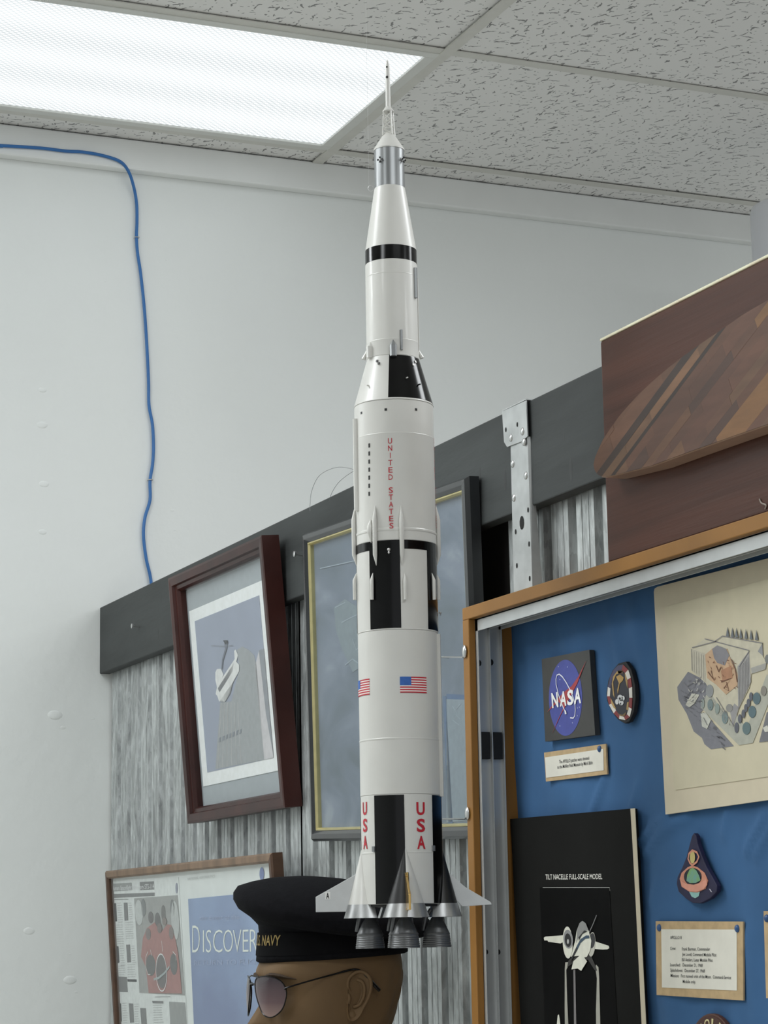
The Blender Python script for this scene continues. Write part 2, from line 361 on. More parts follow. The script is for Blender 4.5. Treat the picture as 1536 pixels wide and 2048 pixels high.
# ================================================================== ROCKET MODEL
_b = CAM+ray(806, 1826)*2.6
RX, RY = _b.x, _b.y
RC = Vector((-RX, -RY, 0)).normalized(); RR = Vector((-RC.y, RC.x, 0))   # towards viewer / image right
def rp(r, az, z):
    a = math.radians(az); q = (RC*math.cos(a)+RR*math.sin(a))*r; return Vector((RX+q.x, RY+q.y, z))
def zof(v, r=0.0, az=90.0):
    z0, z1 = 1.3, 2.9
    for _ in range(40):
        m = (z0+z1)/2
        if proj(rp(r, az, m))[1] > v: z0 = m
        else: z1 = m
    return (z0+z1)/2
def rad(hw, v):
    z = zof(v); return hw*proj((RX, RY, z))[2]/F
def azof(u, v, r):
    z = zof(v); uc, _, d = proj((RX, RY, z)); 
    return math.degrees(math.asin(max(-.999, min(.999, (u-uc)/F*d/r))))
M_rw = mat('rocket_white_enamel', (206, 205, 200), .38, k=.92, noise=.02, nscale=25, coat=.15)
M_rb = mat('rocket_black_gloss', (9, 9, 10), .15, noise=.25, nscale=60, stretch=(1, 1, .15), spec=.3)
M_rbm = mat('rocket_black_satin', (20, 20, 20), .42, noise=.2, nscale=50)
M_rs = mat('rocket_silver_paint', (128, 130, 131), .33, .65, k=.75, noise=.08, nscale=40, stretch=(1, 1, .2))
M_rsl = mat('rocket_fin_silver', (196, 198, 198), .42, .35, k=.9, noise=.06, nscale=40)
M_eng = mat('rocket_engine_grey', (92, 93, 94), .38, .45, k=.8, noise=.08, nscale=60)
M_red = mat('rocket_red_lettering', (168, 22, 40), .5, k=.8, noise=.04, nscale=90)
M_flagred = mat('flag_red', (172, 34, 48), .5, k=.8, noise=.04, nscale=90)
M_flagblue = mat('flag_blue', (42, 88, 160), .5, k=.8, noise=.1, nscale=200)
M_rwarm = mat('brass_reflection', (214, 178, 110), .2, .9, noise=.1, nscale=80)  # near fin is silver; its warm reflection is put into the colour as brass
rocket = thing('rocket_model', (RX, RY, zof(1904)), 'tall black and white model moon rocket with red lettering and silver fins', 'model rocket')
def rl(name, prof, m, parent=None, n=64, **k):     # lathe on the rocket axis from (radius, z)
    return obj(name, lathe(RX, RY, prof, n, RC, RR, **k), m, parent or rocket, smooth=True, sharp=12)
def PR(*a):  # list of (halfwidth px, v) -> (r, z)
    return [(rad(h, v), zof(v)) for h, v in a]
def patch(name, z0, z1, r0, r1, a0, a1, m, parent, lift=.00025):
    n = max(3, int(abs(a1-a0)/4)); V, Fc = [], []
    for (r, z) in ((r0+lift, z0), (r1+lift, z1)):
        for k in range(n+1): V.append(rp(r, a0+(a1-a0)*k/n, z))
    for k in range(n): Fc.append((k, k+1, n+2+k, n+1+k))
    b = 2*(n+1)   # thickness inward
    for (r, z) in ((r0-.0002, z0), (r1-.0002, z1)):
        for k in range(n+1): V.append(rp(r, a0+(a1-a0)*k/n, z))
    for k in range(n): Fc += [(b+k, b+n+1+k, b+n+2+k, b+k+1), (k, b+k, b+k+1, k+1), (n+1+k, n+2+k, b+n+2+k, b+n+1+k)]
    Fc += [(0, n+1, b+n+1, b), (n, b+n, b+2*n+1, 2*n+1)]
    return obj(name, (V, Fc), m, parent, smooth=True)
PH = 4.5
# -- launch escape tower and capsule
les = rl('escape_motor', PR((.2, 119), (2.4, 123), (4.2, 130), (4.7, 134), (5, 214), (6, 215), (11.6, 222.5), (11.4, 224), (2, 224)), M_rw, n=20)
for v, r in ((135.4, .0012), (155.6, .0017)):
    q = rp(rad(4.9, v), -14, zof(v)); obj('motor_dot', ball(q, r, 1, 1, 1, 8), M_rbm, les)
tower = obj('escape_tower', merge(*[tube([rp(rad(10.4, 224), a, zof(224)), rp(rad(13.6, 272), a, zof(272))], .0009, 6) for a in (-62, 28, 118, 208)],
    *[tube([rp(rad(h0, v0), a, zof(v0)), rp(rad(h1, v1), a+90*s, zof(v1))], .00055, 5) for a in (-62, 28, 118, 208) for (h0, v0, h1, v1, s) in ((11, 228, 11.8, 243, 1), (11.8, 243, 11, 228, 1), (11.8, 244, 11.8, 244, 1), (11.9, 245, 12.8, 258, 1), (12.8, 258, 11.9, 245, 1), (12.8, 259, 12.8, 259, 1), (12.9, 260, 13.4, 270, 1))]), M_rw, rocket)
rl('capsule_cone', PR((.5, 262), (4, 264), (9, 269), (14, 274), (31, 300), (31, 302.5), (28, 303)), M_rw)
sm = rl('service_module', PR((29.5, 302), (30, 303), (30.3, 378), (28, 378.4)), M_rs)
for az in (-32, 58, 148, 238):
    r = rad(30.5, 322); z = zof(320, r, az); q = rp(r+.001, az, z); out = (rp(1, az, 0)-rp(0, az, 0)); tg = out.cross(Vector((0, 0, 1)))
    t = obj('thruster_quad', ball(q, .0021, 1, 1, 1, 8), M_rsl, sm)
    for d in (tg, -tg, Vector((0, 0, 1)), Vector((0, 0, -1))):
        obj('nozzle', tube([q+d*.0012+out*.0012, q+d*.0034+out*.0016], [.0006, .0013], 8), M_rbm, t)
# hanging loop and clear line
q = rp(rad(31.5, 375), -95, zof(375)); lp = [q+(-RR)*(.0035*(1-math.cos(a))) + Vector((0, 0, .0035*math.sin(a))) for a in [2*math.pi*k/16 for k in range(17)]]
obj('hanging_loop', tube(lp, .0005, 6, False), mat('clear_line', (205, 205, 205), .3, noise=.02), rocket)
obj('hanging_line', tube([q+(-RR)*.006, Vector((q.x-RR.x*.006, q.y-RR.y*.006, ZC))], .00012, 4), mat('clear_line', (205, 205, 205)), rocket)
# -- adapter cone, third stage
rl('adapter_cone', PR((30.4, 378), (31, 379), (51, 501.5), (51.2, 503), (48, 503.5)), M_rw)
rl('black_band', PR((48, 503), (51.6, 503.2), (51.8, 531), (48, 531.2)), M_rb)
third = rl('third_stage', PR((48, 531), (51.6, 531.3), (51.8, 557), (52.1, 558), (51.8, 559), (52.4, 689), (52.9, 690), (52.6, 691.5), (52.7, 721), (50, 722)), M_rw)
def bar(name, u0, v0, v1, wpx, r_v, hw, m, parent, depth=.003, taper=0):
    """raised upright bar on the skin at column u0 from v0 to v1"""
    r = rad(hw, r_v); az = azof(u0, r_v, r); za, zb = zof(v0, r, az), zof(v1, r, az); hwid = wpx/2/F*2.6
    out = rp(1, az, 0)-rp(0, az, 0); tg = Vector((-out.y, out.x, 0)); V, Fc = [], []
    pr = [(-1, -.001), (-1, depth*.6), (-.55, depth), (.55, depth), (1, depth*.6), (1, -.001)]
    lv = [(za, .45 if taper else 1), (za-(taper or .001), 1), (zb, 1)]
    if taper: lv = [(za, .05), (za-taper, 1), (zb, .95)]
    for z, s in lv: V += [rp(r, az, z)+tg*(a*hwid*s)+out*(d*(s if d > 0 else 1)) for a, d in pr]
    n = len(pr)
    for i in range(len(lv)-1):
        for k in range(n): Fc.append((i*n+k, i*n+(k+1) % n, (i+1)*n+(k+1) % n, (i+1)*n+k))
    Fc += [tuple(range(n)), tuple(range(len(lv)*n-1, (len(lv)-1)*n-1, -1))]
    return obj(name, (V, Fc), m, parent)
bar('cable_tunnel', 829.5, 536, 596, 8, 565, 52, M_rs, third, .0028)
bar('cable_tunnel', 802, 660, 700, 5.5, 680, 52.3, M_rs, third, .0026)
bar('thruster_pod', 786.5, 679, 713, 14.5, 700, 52.4, M_rs, third, .006, .0075)
bar('thruster_pod', 741.5, 684, 716, 13, 700, 52.4, M_rw, third, .005, .006)
for az, sg in ((93, 1), (-93, -1)):
    r = rad(52.7, 710); z0 = zof(703); out = rp(1, az, 0)-rp(0, az, 0)
    obj('flare_fairing', tube([rp(r-.001, az, z0+.004), rp(r+.0005, az, z0-.002), rp(r+.0035, az, z0-.0085)], [.0006, .0018, .0028], 8), M_rw, third)
obj('side_pipe', tube([rp(rad(53.4, 590), 80, zof(560)), rp(rad(53.6, 700), 80, zof(705))], .0006, 6), M_rw, third)
# -- conical interstage
cone = rl('upper_interstage', PR((52.4, 721.5), (52.6, 722.5), (78.6, 812), (79.6, 814), (79.6, 815.5), (76, 816)), M_rw)
cz0, cz1 = zof(722.5), zof(812); cr0, cr1 = rad(52.6, 722.5), rad(78.6, 812)
patch('black_panel', cz0, cz1, cr0, cr1, -7.7, 97.5, M_rb, cone)
def cone_pt(u, v, lift=.0004):
    az = 0
    for _ in range(6):
        z = zof(v, cr0+(cr1-cr0)*min(1, max(0, (v-722)/90)), az); r = cr0+(cr1-cr0)*(z-cz0)/(cz1-cz0); az = azof(u, v, r)
    return z, r, az
for (u, v, m) in ((755, 722.5, M_rbm), (758.5, 727.5, M_rbm), (829.5, 724, M_rw), (825.5, 730, M_rw)):
    z, r, az = cone_pt(u, v); patch('roll_mark', z+.0013, z-.0013, r-.0004, r+.0004, az-1.9, az+1.9, m, cone, .0014)
for (u, v, m) in ((738, 772, M_rw), (836, 770, M_rbm), (812.5, 757, M_rw)):
    z, r, az = cone_pt(u, v); out = rp(1, az, 0)-rp(0, az, 0); q = rp(r, az, z)
    obj('peg', tube([q-out*.001, q+out*.0035], .0009, 6), m, cone)
# -- second stage
second = rl('second_stage', PR((76, 816), (79, 816.3), (79.1, 880.5), (79.6, 881.5), (79.3, 883), (80, 1068), (81.2, 1070), (81.2, 1073), (80.2, 1075), (80.5, 1092), (78, 1092.3)), M_rw)
for (u, v) in ((723.5, 826), (771.8, 819), (831.5, 819)):
    r = rad(79.1, 830); az = azof(u, v, r); z = zof(v, r, az); patch('roll_mark', z+.0014, z-.0014, r, r, az-1.8, az+1.8, M_rbm, second)
for k in range(7):
    v = 891+k*16.1; r = rad(79.3, 930); az = azof(739.3, v, r); z = zof(v, r, az); patch('dash_mark', z+.0024, z-.0024, r, r, az-1.35, az+1.35, M_rbm, second, .0004)
bar('cable_tunnel', 714.5, 838, 1022, 9, 930, 79.6, M_rw, second, .004)
def glyph(ch, u, v0, v1, wpx, v_r, hw, m, parent, azc=None, bold=0.0):
    r = rad(hw, v_r)+.00045; az = azof(u, v_r, r) if azc is None else azc; zt, zb = zof(v0, r, az), zof(v1, r, az)
    wa = math.degrees(wpx/F*2.58/r)
    if ch == 'I': wa *= .16
    def fn(a, b): return rp(r, az+(a-.5)*wa, zb+(zt-zb)*b)
    obj('letter', text_map(ch, fn, bold), m, parent)
azl = azof(781.6, 960, rad(79.5, 960))
for col in (azl, azl+90):
    for i, ch in enumerate('UNITED'): glyph(ch, 0, 876+14.5*i, 887+14.5*i, 8.6, 960, 79.5, M_red, second, col, .004)
    for i, ch in enumerate('STATES'): glyph(ch, 0, 974.5+14.2*i, 985.5+14.2*i, 8.6, 960, 80.9, M_red, second, col, .004)
# -- lower interstage with black panels
inter = rl('lower_interstage', PR((78, 1092.3), (80.4, 1092.5), (80.5, 1266.5), (80.9, 1267.5), (80.6, 1268.5), (78, 1269)), M_rw)
za, zb, zc = zof(1093), zof(1110.5), zof(1266); r_ = rad(80.5, 1180)
rl('black_band', [(r_-.001, za), (r_+.0003, za), (r_+.0003, zb), (r_-.001, zb)], M_rb, inter)
for k in range(4): patch('black_panel', zb+.0001, zc, r_, r_, PH-45+90*k-1, PH+90*k+.5, M_rb, inter)
def pod(name, az, v0, vm, v1, wpx, R, m, parent, tail=0.0, lift=.0035):
    """slender pod: pointed top v0, full width at vm, end at v1"""
    z0, zm, z1 = zof(v0, R, az), zof(vm, R, az), zof(v1, R, az); w2 = wpx/2/F*2.58; h = z0-z1
    out = rp(1, az, 0)-rp(0, az, 0)
    path = [(z0, .08, .2), ((z0+zm)/2, .6, .6), (zm, 1, 1), (zm-.3*(zm-z1), 1, 1), (z1+(.012 if tail else 0), .95, 1.0)]
    if tail: path.append((z1, .12, .1))
    return obj(name, tube([rp(R+lift*.45*l, az, z) for z, s, l in path], [max(.0003, w2*s) for z, s, l in path], 10), m, parent, smooth=True)
R2 = rad(80.3, 1070)
for az in (-29.5, 7.6, 62+33, -82): pod('retro_fairing', az, 1011, 1040, 1131, 9.6, R2, M_rw, second, 1, .006)
pod('retro_fairing', azof(743, 1060, R2), 1039, 1054, 1086, 11, R2, M_rw, second, 1, .006)
pod('retro_fairing', azof(804, 1060, R2), 1043, 1052, 1072, 4, R2, M_rw, second, 1, .004)
for az in (-35.2, 10.8, 58.5, 104, -80, 148, -125, 192): pod('ullage_motor', az, 1146, 1161, 1200, 7.6, r_, M_rw, inter, 0, .007)
for (u, v, s) in ((779, 1100, 1.0), (877, 1226, .6)):
    az = azof(u, v, r_); q = rp(r_, az, zof(v, r_, az)); out = rp(1, az, 0)-rp(0, az, 0)
    obj('screw_eye', merge(tube([q-out*.001, q+out*.003], .0013*s, 8), ball(q+out*.003, .0022*s), ball(q+out*.003+Vector((0, 0, -.0034*s)), .0016*s)), M_steel, inter, smooth=True)
# -- first stage tank
tank = rl('first_stage', PR((78, 1269), (80.3, 1269.2), (80.6, 1481), (81.3, 1482), (81.3, 1484), (80.7, 1485), (81.1, 1592), (78, 1592.5)), M_rw)
bar('fuel_conduit', 877.5, 1268.5, 1593, 9, 1430, 80.5, M_rw, tank, .0035)
Rt = rad(80.7, 1400)
def flag(azc):
    R = Rt; zt, zb = zof(1353, R, azc if abs(azc) < 60 else azc), 0; zt = zof(1353.5, R, 22); zb = zof(1385.5, R, 22); aw = 20.3
    f = patch('flag', zt, zb, R, R, azc-aw, azc+aw, mat('flag_white', (232, 226, 222), .5, k=.9, noise=.02), tank, .0003)
    hgt = (zt-zb)/13
    for i in range(0, 13, 2):
        a0 = azc-aw+(2*aw*.39 if i < 7 else 0); patch('stripe', zt-hgt*i, zt-hgt*(i+1), R, R, a0, azc+aw, M_flagred, f, .0005)
    patch('canton', zt, zt-hgt*7, R, R, azc-aw, azc-aw+2*aw*.39, M_flagblue, f, .0006)
for a in (22, -66, 112, 202): flag(a)
# -- tail section
Rb = rad(81, 1700)
tail = rl('tail_section', PR((78, 1592.5), (80.9, 1592.8), (81, 1705), (81.5, 1706), (81.5, 1708), (81, 1709), (81, 1808), (76, 1809), (.5, 1809)), M_rw)
z0, z1 = zof(1594), zof(1808)
for k in range(4): patch('black_panel', z0, z1, Rb, Rb, PH-45+90*k, PH+90*k, M_rb, tail, .0004)
for k, az in enumerate((28.3, -62.5, 118, 208)):
    for ch, a, b in (('U', 1604, 1628.5), ('S', 1637.5, 1662.5), ('A', 1671.5, 1696.5)): glyph(ch, 0, a+.5, b+.5, 19 if ch != 'A' else 18.5, 1650, 81, M_red, tail, az if k > 1 else az, .028)
for az in (-42, 49): 
    q = patch('clip', zof(1694), zof(1705), Rb, Rb, az-2.2, az+2.2, M_rs, tail, .0022)
rl('base_plate', [(Rb-.003, z1), (Rb-.003, z1-.003), (.0005, z1-.003)], M_rbm, rocket)
# fairings, fins, engines
zf0, zf1, zf2 = zof(1699), zof(1808), zof(1835)
ENG_R = 66.5/F*2.6
def halfcone(az, s, za_, ra_, zb_, rb_, ca, cb, n=12):
    """half of an upright cone skin; axis at radius ca (top) / cb (bottom); s=-1 left half, +1 right half"""
    out = rp(1, az, 0)-rp(0, az, 0); tg = RR*math.cos(math.radians(az))-RC*math.sin(math.radians(az)); V, Fc = [], []
    for z, r, c in ((za_, ra_, ca), (zb_, rb_, cb)):
        for k in range(n+1):
            a = math.pi*.5*k/n*1.25; V.append(rp(c, az, z)+out*(r*math.cos(a))+tg*(s*r*math.sin(a)))
    for k in range(n): Fc.append((k, k+1, n+2+k, n+1+k))
    return V, Fc
for k in range(4):
    az = PH-90+90*k
    fr = obj('engine_fairing', halfcone(az, 1, zf0, .0008, zf1, .0205, Rb-.0006, Rb-.0045), M_rw, tail, smooth=True)
    obj('engine_fairing', halfcone(az, -1, zf0, .0008, zf1, .0205, Rb-.0006, Rb-.0045), M_rbm, tail, smooth=True)
    for s in (1, -1): obj('fairing_skirt', halfcone(az, s, zf1, .0208, zf2, .0262, Rb-.0045, Rb-.0052), mat('skirt_silver', (150, 151, 151), .36, .6, k=.8, noise=.2, nscale=90, stretch=(1, 1, .05)), tail, smooth=True)
    out = rp(1, az, 0)-rp(0, az, 0); tg = Vector((-out.y, out.x, 0))
    X = lambda u: (809-u)/F*2.6
    poly = [(X(716), 1747), (X(634.7), 1791), (X(634.7), 1821.5), (X(697), 1821.5), (X(704), 1800)]
    if k == 2: poly = [(X(715), 1747), (X(683), 1776), (X(632), 1807), (X(630), 1812), (X(690), 1815), (X(704), 1800)]
    P = [rp(r, az, zof(v))-tg*.0013 for r, v in poly]
    obj('fin', prism(P, tg*.0026), M_rwarm if k == 1 else M_rsl, rocket, bevel=.0004)
    if k == 0:
        fq = rp(.085, az, zof(1789)); hh = .0042; ww = .0029; ot = -tg if (-tg).dot(RC) > 0 else tg
        fc = fq+ot*.0015; e1 = -out if True else out
        pl = obj('fin_plate', prism([fc+e1*(-ww)+Vector((0, 0, -hh)), fc+e1*ww+Vector((0, 0, -hh)), fc+e1*ww+Vector((0, 0, hh)), fc+e1*(-ww)+Vector((0, 0, hh))], ot*.0002), mat('decal_white', (225, 225, 222), .5, k=.9), rocket)
        bl = fc+ot*.0004+e1*(-ww*.62)+Vector((0, 0, -hh*.75)); obj('letter', text_quad('A', bl, bl+e1*(ww*1.24), bl+Vector((0, 0, hh*1.5)), .03), M_rbm, pl)
    if k == 1:
        q = rp(Rb+.0165, az, zof(1820)); obj('fin_knob', merge(ball(q, .0026), ball(q+Vector((0, 0, -.0035)), .0018), tube([rp(Rb+.012, az+1, zof(1748)), rp(Rb+.022, az+1, zof(1800))], .0016, 6)), M_rwarm, rocket, smooth=True)
def engine(cx, cy):
    zt = zof(1812); P = [(.0046, zt), (.0046, zof(1834)), (.0062, zof(1838)), (.0098, zof(1848)), (.0138, zof(1864)), (.0146, zof(1867)), (.0152, zof(1868)), (.0146, zof(1870))]
    for i in range(5):
        v = 1873+4.4*i; P += [(.0149+.0003*i, zof(v)), (.0154+.0003*i, zof(v+1.4)), (.0149+.0003*i, zof(v+2.9))]
    P += [(.0165, zof(1895.5)), (.0158, zof(1895.5)), (.012, zof(1870)), (.004, zof(1845))]
    e = obj('engine_bell', lathe(cx, cy, P, 32), M_eng, rocket, smooth=True)
    for a in (.6, 2.5): 
        d = Vector((math.cos(a), math.sin(a), 0)); c = Vector((cx, cy, 0))
        obj('feed_pipe', tube([c+d*.006+Vector((0, 0, zt-.004)), c+d*.0125+Vector((0, 0, zof(1836))), c+d*.0155+Vector((0, 0, zof(1862)))], [.0022, .0026, .0022], 8), M_eng, e, smooth=True)
for k in range(4):
    q = rp(ENG_R, PH-90+90*k-1.5, 0); engine(q.x, q.y)
engine(RX, RY)

# ================================================================== PICTURES ON THE PARTITION
class Plane:
    """a tilted upright plane facing -x: centre, image-right a, up b, facing n"""
    def __init__(s, c, lean=0.0, rot=0.0, yaw=0.0):
        s.c = Vector(c); le, ro, ya = (math.radians(q) for q in (lean, rot, yaw))
        s.n = Vector((-math.cos(ya)*math.cos(le), -math.sin(ya)*math.cos(le), -math.sin(le)))
        e1 = Vector((math.sin(ya), -math.cos(ya), 0)); e2 = e1.cross(s.n)
        if e2.z < 0: e2 = -e2
        s.a = e1*math.cos(ro)+e2*math.sin(ro); s.b = -e1*math.sin(ro)+e2*math.cos(ro)
    def at(s, x, y, h=0.0): return s.c+s.a*x+s.b*y+s.n*h
    def px(s, u, v, h=0.0): return onplane(u, v, s.c+s.n*h, s.n)
def rails(P, W, H, prof, m, parent, name='rail'):
    """four mitred rails; prof = closed list of (inset from the outer edge, height along n)"""
    rings = []
    for i, h in prof:
        w2, h2 = W/2-i, H/2-i; rings.append([P.at(-w2, h2, h), P.at(w2, h2, h), P.at(w2, -h2, h), P.at(-w2, -h2, h)])
    n = len(prof); ms = m if isinstance(m, list) else [m]*4
    for k in range(4):
        V = [rings[i][k] for i in range(n)]+[rings[i][(k+1) % 4] for i in range(n)]
        Fc = [(i, (i+1) % n, n+(i+1) % n, n+i) for i in range(n)]+[tuple(range(n)), tuple(range(2*n-1, n-1, -1))]
        obj(name, (V, Fc), ms[k], parent)
def sheet(P, x0, x1, y0, y1, h, t): return prism([P.at(x0, y0, h-t), P.at(x1, y0, h-t), P.at(x1, y1, h-t), P.at(x0, y1, h-t)], P.n*t)
def decal(name, P, pts, h, m, parent, t=.0004):
    """flat printed shape from outline pixels, laid on plane P at height h"""
    return obj(name, prism([P.px(u, v, h) for u, v in pts], P.n*t), m, parent)
def ell(cx, cy, a, b, n=28, tilt=0.0, a0=0, a1=360):
    out = []; t = math.radians(tilt)
    for k in range(n if a1-a0 >= 360 else n+1):
        q = math.radians(a0+(a1-a0)*k/n); x, y = a*math.cos(q), b*math.sin(q); out.append((cx+x*math.cos(t)-y*math.sin(t), cy+x*math.sin(t)+y*math.cos(t)))
    return out
def stroke(name, P, pts, h, wd, m, parent, closed=False):
    """printed line along pixels, width in metres"""
    q = [P.px(u, v, h) for u, v in pts]
    if closed: q.append(q[0])
    V, Fc = [], []
    for i, p in enumerate(q):
        t = (q[min(i+1, len(q)-1)]-q[max(i-1, 0)]).normalized()
        if closed and i in (0, len(q)-1): t = (q[1]-q[-2]).normalized()
        s = t.cross(P.n); ww = wd[i] if isinstance(wd, list) else wd; V += [p-s*ww/2, p+s*ww/2]
    for i in range(len(q)-1): Fc.append((2*i, 2*i+1, 2*i+3, 2*i+2))
    return obj(name, (V, Fc), m, parent)
def ptext(name, P, s, bl, br, hpx, h, m, parent, bold=0.0):
    B, R_ = P.px(*bl, h), P.px(*br, h); T = P.px(bl[0], bl[1]-hpx, h); return obj(name, text_quad(s, B, R_, T, bold), m, parent)

# ---- mahogany frame with the photograph
M_mah = mat('mahogany', (56, 27, 23), .35, k=.95, noise=.35, nscale=7, stretch=(1, 2, 1), spec=.35)
MP = Plane((1.268, 3.6261*1.268/1.255, CZ+(1.9592-1.55)*1.268/1.255), 4.6, .37, 1.23)
MW, MH = .4576*1.268/1.255, .4328*1.268/1.255
pic1 = thing('framed_photo', MP.at(0, -MH/2, -.03), 'mahogany-framed photograph in a grey mat leaning out from the dark board', 'picture')
rails(MP, MW, MH, [(0, -.03), (0, 0), (.004, .001), (.016, .0), (.018, -.005), (.024, -.006), (.027, -.012), (.027, -.03)], M_mah, pic1)
obj('backing', sheet(MP, -MW/2+.01, MW/2-.01, -MH/2+.01, MH/2-.01, -.022, .006), mat('grey_mat_board', (146, 151, 155), .8, k=.75, noise=.03, nscale=60), pic1)
hh = -.0212
white = decal('print_border', MP, [(378.5, 1222.8), (523.5, 1161), (557, 1541), (407, 1573)], hh, ink(208, 210, 206, .66), pic1)
photo = decal('photo_print', MP, [(389.7, 1242.5), (518.5, 1190.5), (546.5, 1515.5), (415, 1545)], hh+.0006, mat('photo_sky', (128, 133, 148), .6, k=.66, noise=.05, nscale=9), pic1)
Z7 = lambda pts: [(360+x/4.6545, 1160+y/4.6545) for x, y in pts]
h2 = hh+.0012
for nm, pts, c in (
    ('hangar', [(530, 650), (580, 620), (640, 650), (690, 700), (712, 790), (790, 1670), (330, 1762), (375, 1140), (480, 1130), (500, 1040), (555, 830)], (132, 134, 136)),
    ('spire', [(735, 660), (755, 800), (800, 1240), (870, 1640), (865, 1655), (785, 1672), (700, 800)], (172, 168, 170)),
    ('spire_shade', [(735, 660), (745, 650), (780, 640), (870, 1640), (800, 1240)], (118, 120, 126))):
    decal(nm, MP, Z7(pts), h2, ink(*c, .66), photo, .0002)
for i in range(6): stroke('hangar_rib', MP, Z7([(385+i*30, 1140), (350+i*44, 1755-i*9)]), h2+.0005, .0012, ink(176, 172, 170, .66), photo)
for i in range(7): decal('hangar_window', MP, Z7([(365+32*i, 1470-13*i), (383+32*i, 1462-13*i), (378+32*i, 1505-13*i), (360+32*i, 1513-13*i)]), h2+.0004, ink(104, 108, 116, .66), photo, .0002)
for nm, pts, c in (
    ('gondola', [(330, 860), (345, 828), (380, 826), (405, 880), (390, 915), (510, 735), (505, 660), (518, 645), (540, 700), (525, 760), (550, 790), (550, 850), (505, 930), (490, 960), (470, 1040), (415, 1135), (365, 1130), (348, 1080), (332, 1060), (345, 1000), (330, 930)], (190, 189, 187)),
    ('gondola_stripe', [(352, 1010), (500, 775), (492, 850), (370, 1045)], (120, 121, 124)),
    ('gondola_shade', [(415, 1060), (490, 960), (470, 1050), (420, 1135), (370, 1130)], (126, 126, 128)),
    ('mast', [(412, 570), (445, 575), (436, 640), (400, 760), (395, 830), (385, 830), (392, 740), (420, 640)], (84, 88, 98)),
    ('mast_cap', [(400, 562), (440, 560), (447, 590), (420, 596)], (58, 60, 66))):
    decal(nm, MP, Z7(pts), h2+.0008, ink(*c, .66), photo, .0002)
stroke('rotor', MP, Z7([(290, 612), (400, 615), (490, 610)]), h2+.001, .0014, ink(112, 116, 126, .66), photo)
obj('glass', sheet(MP, -MW/2+.024, MW/2-.024, -MH/2+.024, MH/2-.024, -.014, .002), glass_mat(), pic1)

# ---- black and gold frame with the painting
BP = Plane((1.282, 3.0058*1.282/1.28, CZ+.3652*1.282/1.28), 1.85, -2.06, .12)
BW, BH = .5654, .4418
M_blk = mat('black_lacquer', (34, 36, 38), .22, k=.7, noise=.2, nscale=5, stretch=(1, 5, 1), coat=.4)
M_gld = mat('gilt_fillet', (188, 178, 130), .3, .6, k=.8, noise=.06, nscale=60)
pic2 = thing('framed_painting', BP.at(0, -BH/2-.018, -.02), 'hazy blue painting in a black frame with a thin gold fillet behind the rocket', 'picture')
rails(BP, BW+.034, BH+.034, [(0, -.02), (0, -.006), (.004, 0), (.011, .001), (.016, -.003), (.0175, -.005), (.0175, -.02)], M_blk, pic2)
rails(BP, BW+.001, BH+.001, [(0, -.016), (0, -.003), (.002, -.0025), (.004, -.006), (.004, -.016)], M_gld, pic2, 'gold_fillet')
def painting():
    m = bpy.data.materials.new('painting_canvas'); m.use_nodes = True; nt = m.node_tree; b = nt.nodes['Principled BSDF']; L = nt.links; N = nt.nodes.new
    tc = N('ShaderNodeTexCoord'); mp = N('ShaderNodeMapping'); mp.inputs['Scale'].default_value = (1, 1, 1.6); mp.inputs['Rotation'].default_value = (.5, 0, 0); L.new(tc.outputs['Object'], mp.inputs[0])
    n = N('ShaderNodeTexNoise'); n.inputs['Scale'].default_value = 7; n.inputs['Detail'].default_value = 8; n.inputs['Distortion'].default_value = .8; L.new(mp.outputs[0], n.inputs[0])
    r = N('ShaderNodeValToRGB'); e = r.color_ramp.elements; e[0].position = .3; e[0].color = (.105, .135, .165, 1); e[1].position = .62; e[1].color = (.2, .235, .3, 1)
    q = e.new(.5); q.color = (.15, .185, .24, 1); q = e.new(.72); q.color = (.3, .335, .385, 1)
    L.new(n.outputs[0], r.inputs[0]); L.new(r.outputs[0], b.inputs['Base Color']); b.inputs['Roughness'].default_value = .6
    return m
canvas = obj('canvas', sheet(BP, -BW/2, BW/2, -BH/2, BH/2, -.012, .004), painting(), pic2)
hc = -.0116
for nm, pts, c in (
    ('dark_peak', [(668, 1215), (690, 1198), (722, 1218), (726, 1330), (706, 1345), (685, 1300), (672, 1260)], (96, 106, 112)),
    ('sea_band', [(893, 1388), (940, 1390), (942, 1400), (893, 1398)], (58, 80, 110)),
    ('shore', [(893, 1398), (942, 1400), (946, 1640), (893, 1645)], (104, 114, 122)),
    ('blue_pole', [(886, 1392), (892, 1392), (906, 1650), (896, 1650)], (62, 82, 108))):
    decal(nm, BP, pts, hc, ink(*c, .6), canvas, .0002)
for pts in ([(683, 1245), (700, 1236), (722, 1226)], [(705, 1278), (712, 1300), (722, 1290)], [(690, 1330), (705, 1318), (716, 1326)], [(640, 1137), (680, 1128), (716, 1120)], [(670, 1215), (690, 1205)], [(905, 1412), (915, 1430), (905, 1440), (918, 1450)], [(920, 1408), (908, 1425), (920, 1438)]):
    stroke('brush_stroke', BP, smoothpts([(u, v, 0) for u, v in pts], 4) and pts, hc+.0006, .0016, ink(128, 138, 148, .7), canvas)
obj('glass', sheet(BP, -BW/2, BW/2, -BH/2, BH/2, -.007, .0015), glass_mat(), pic2)
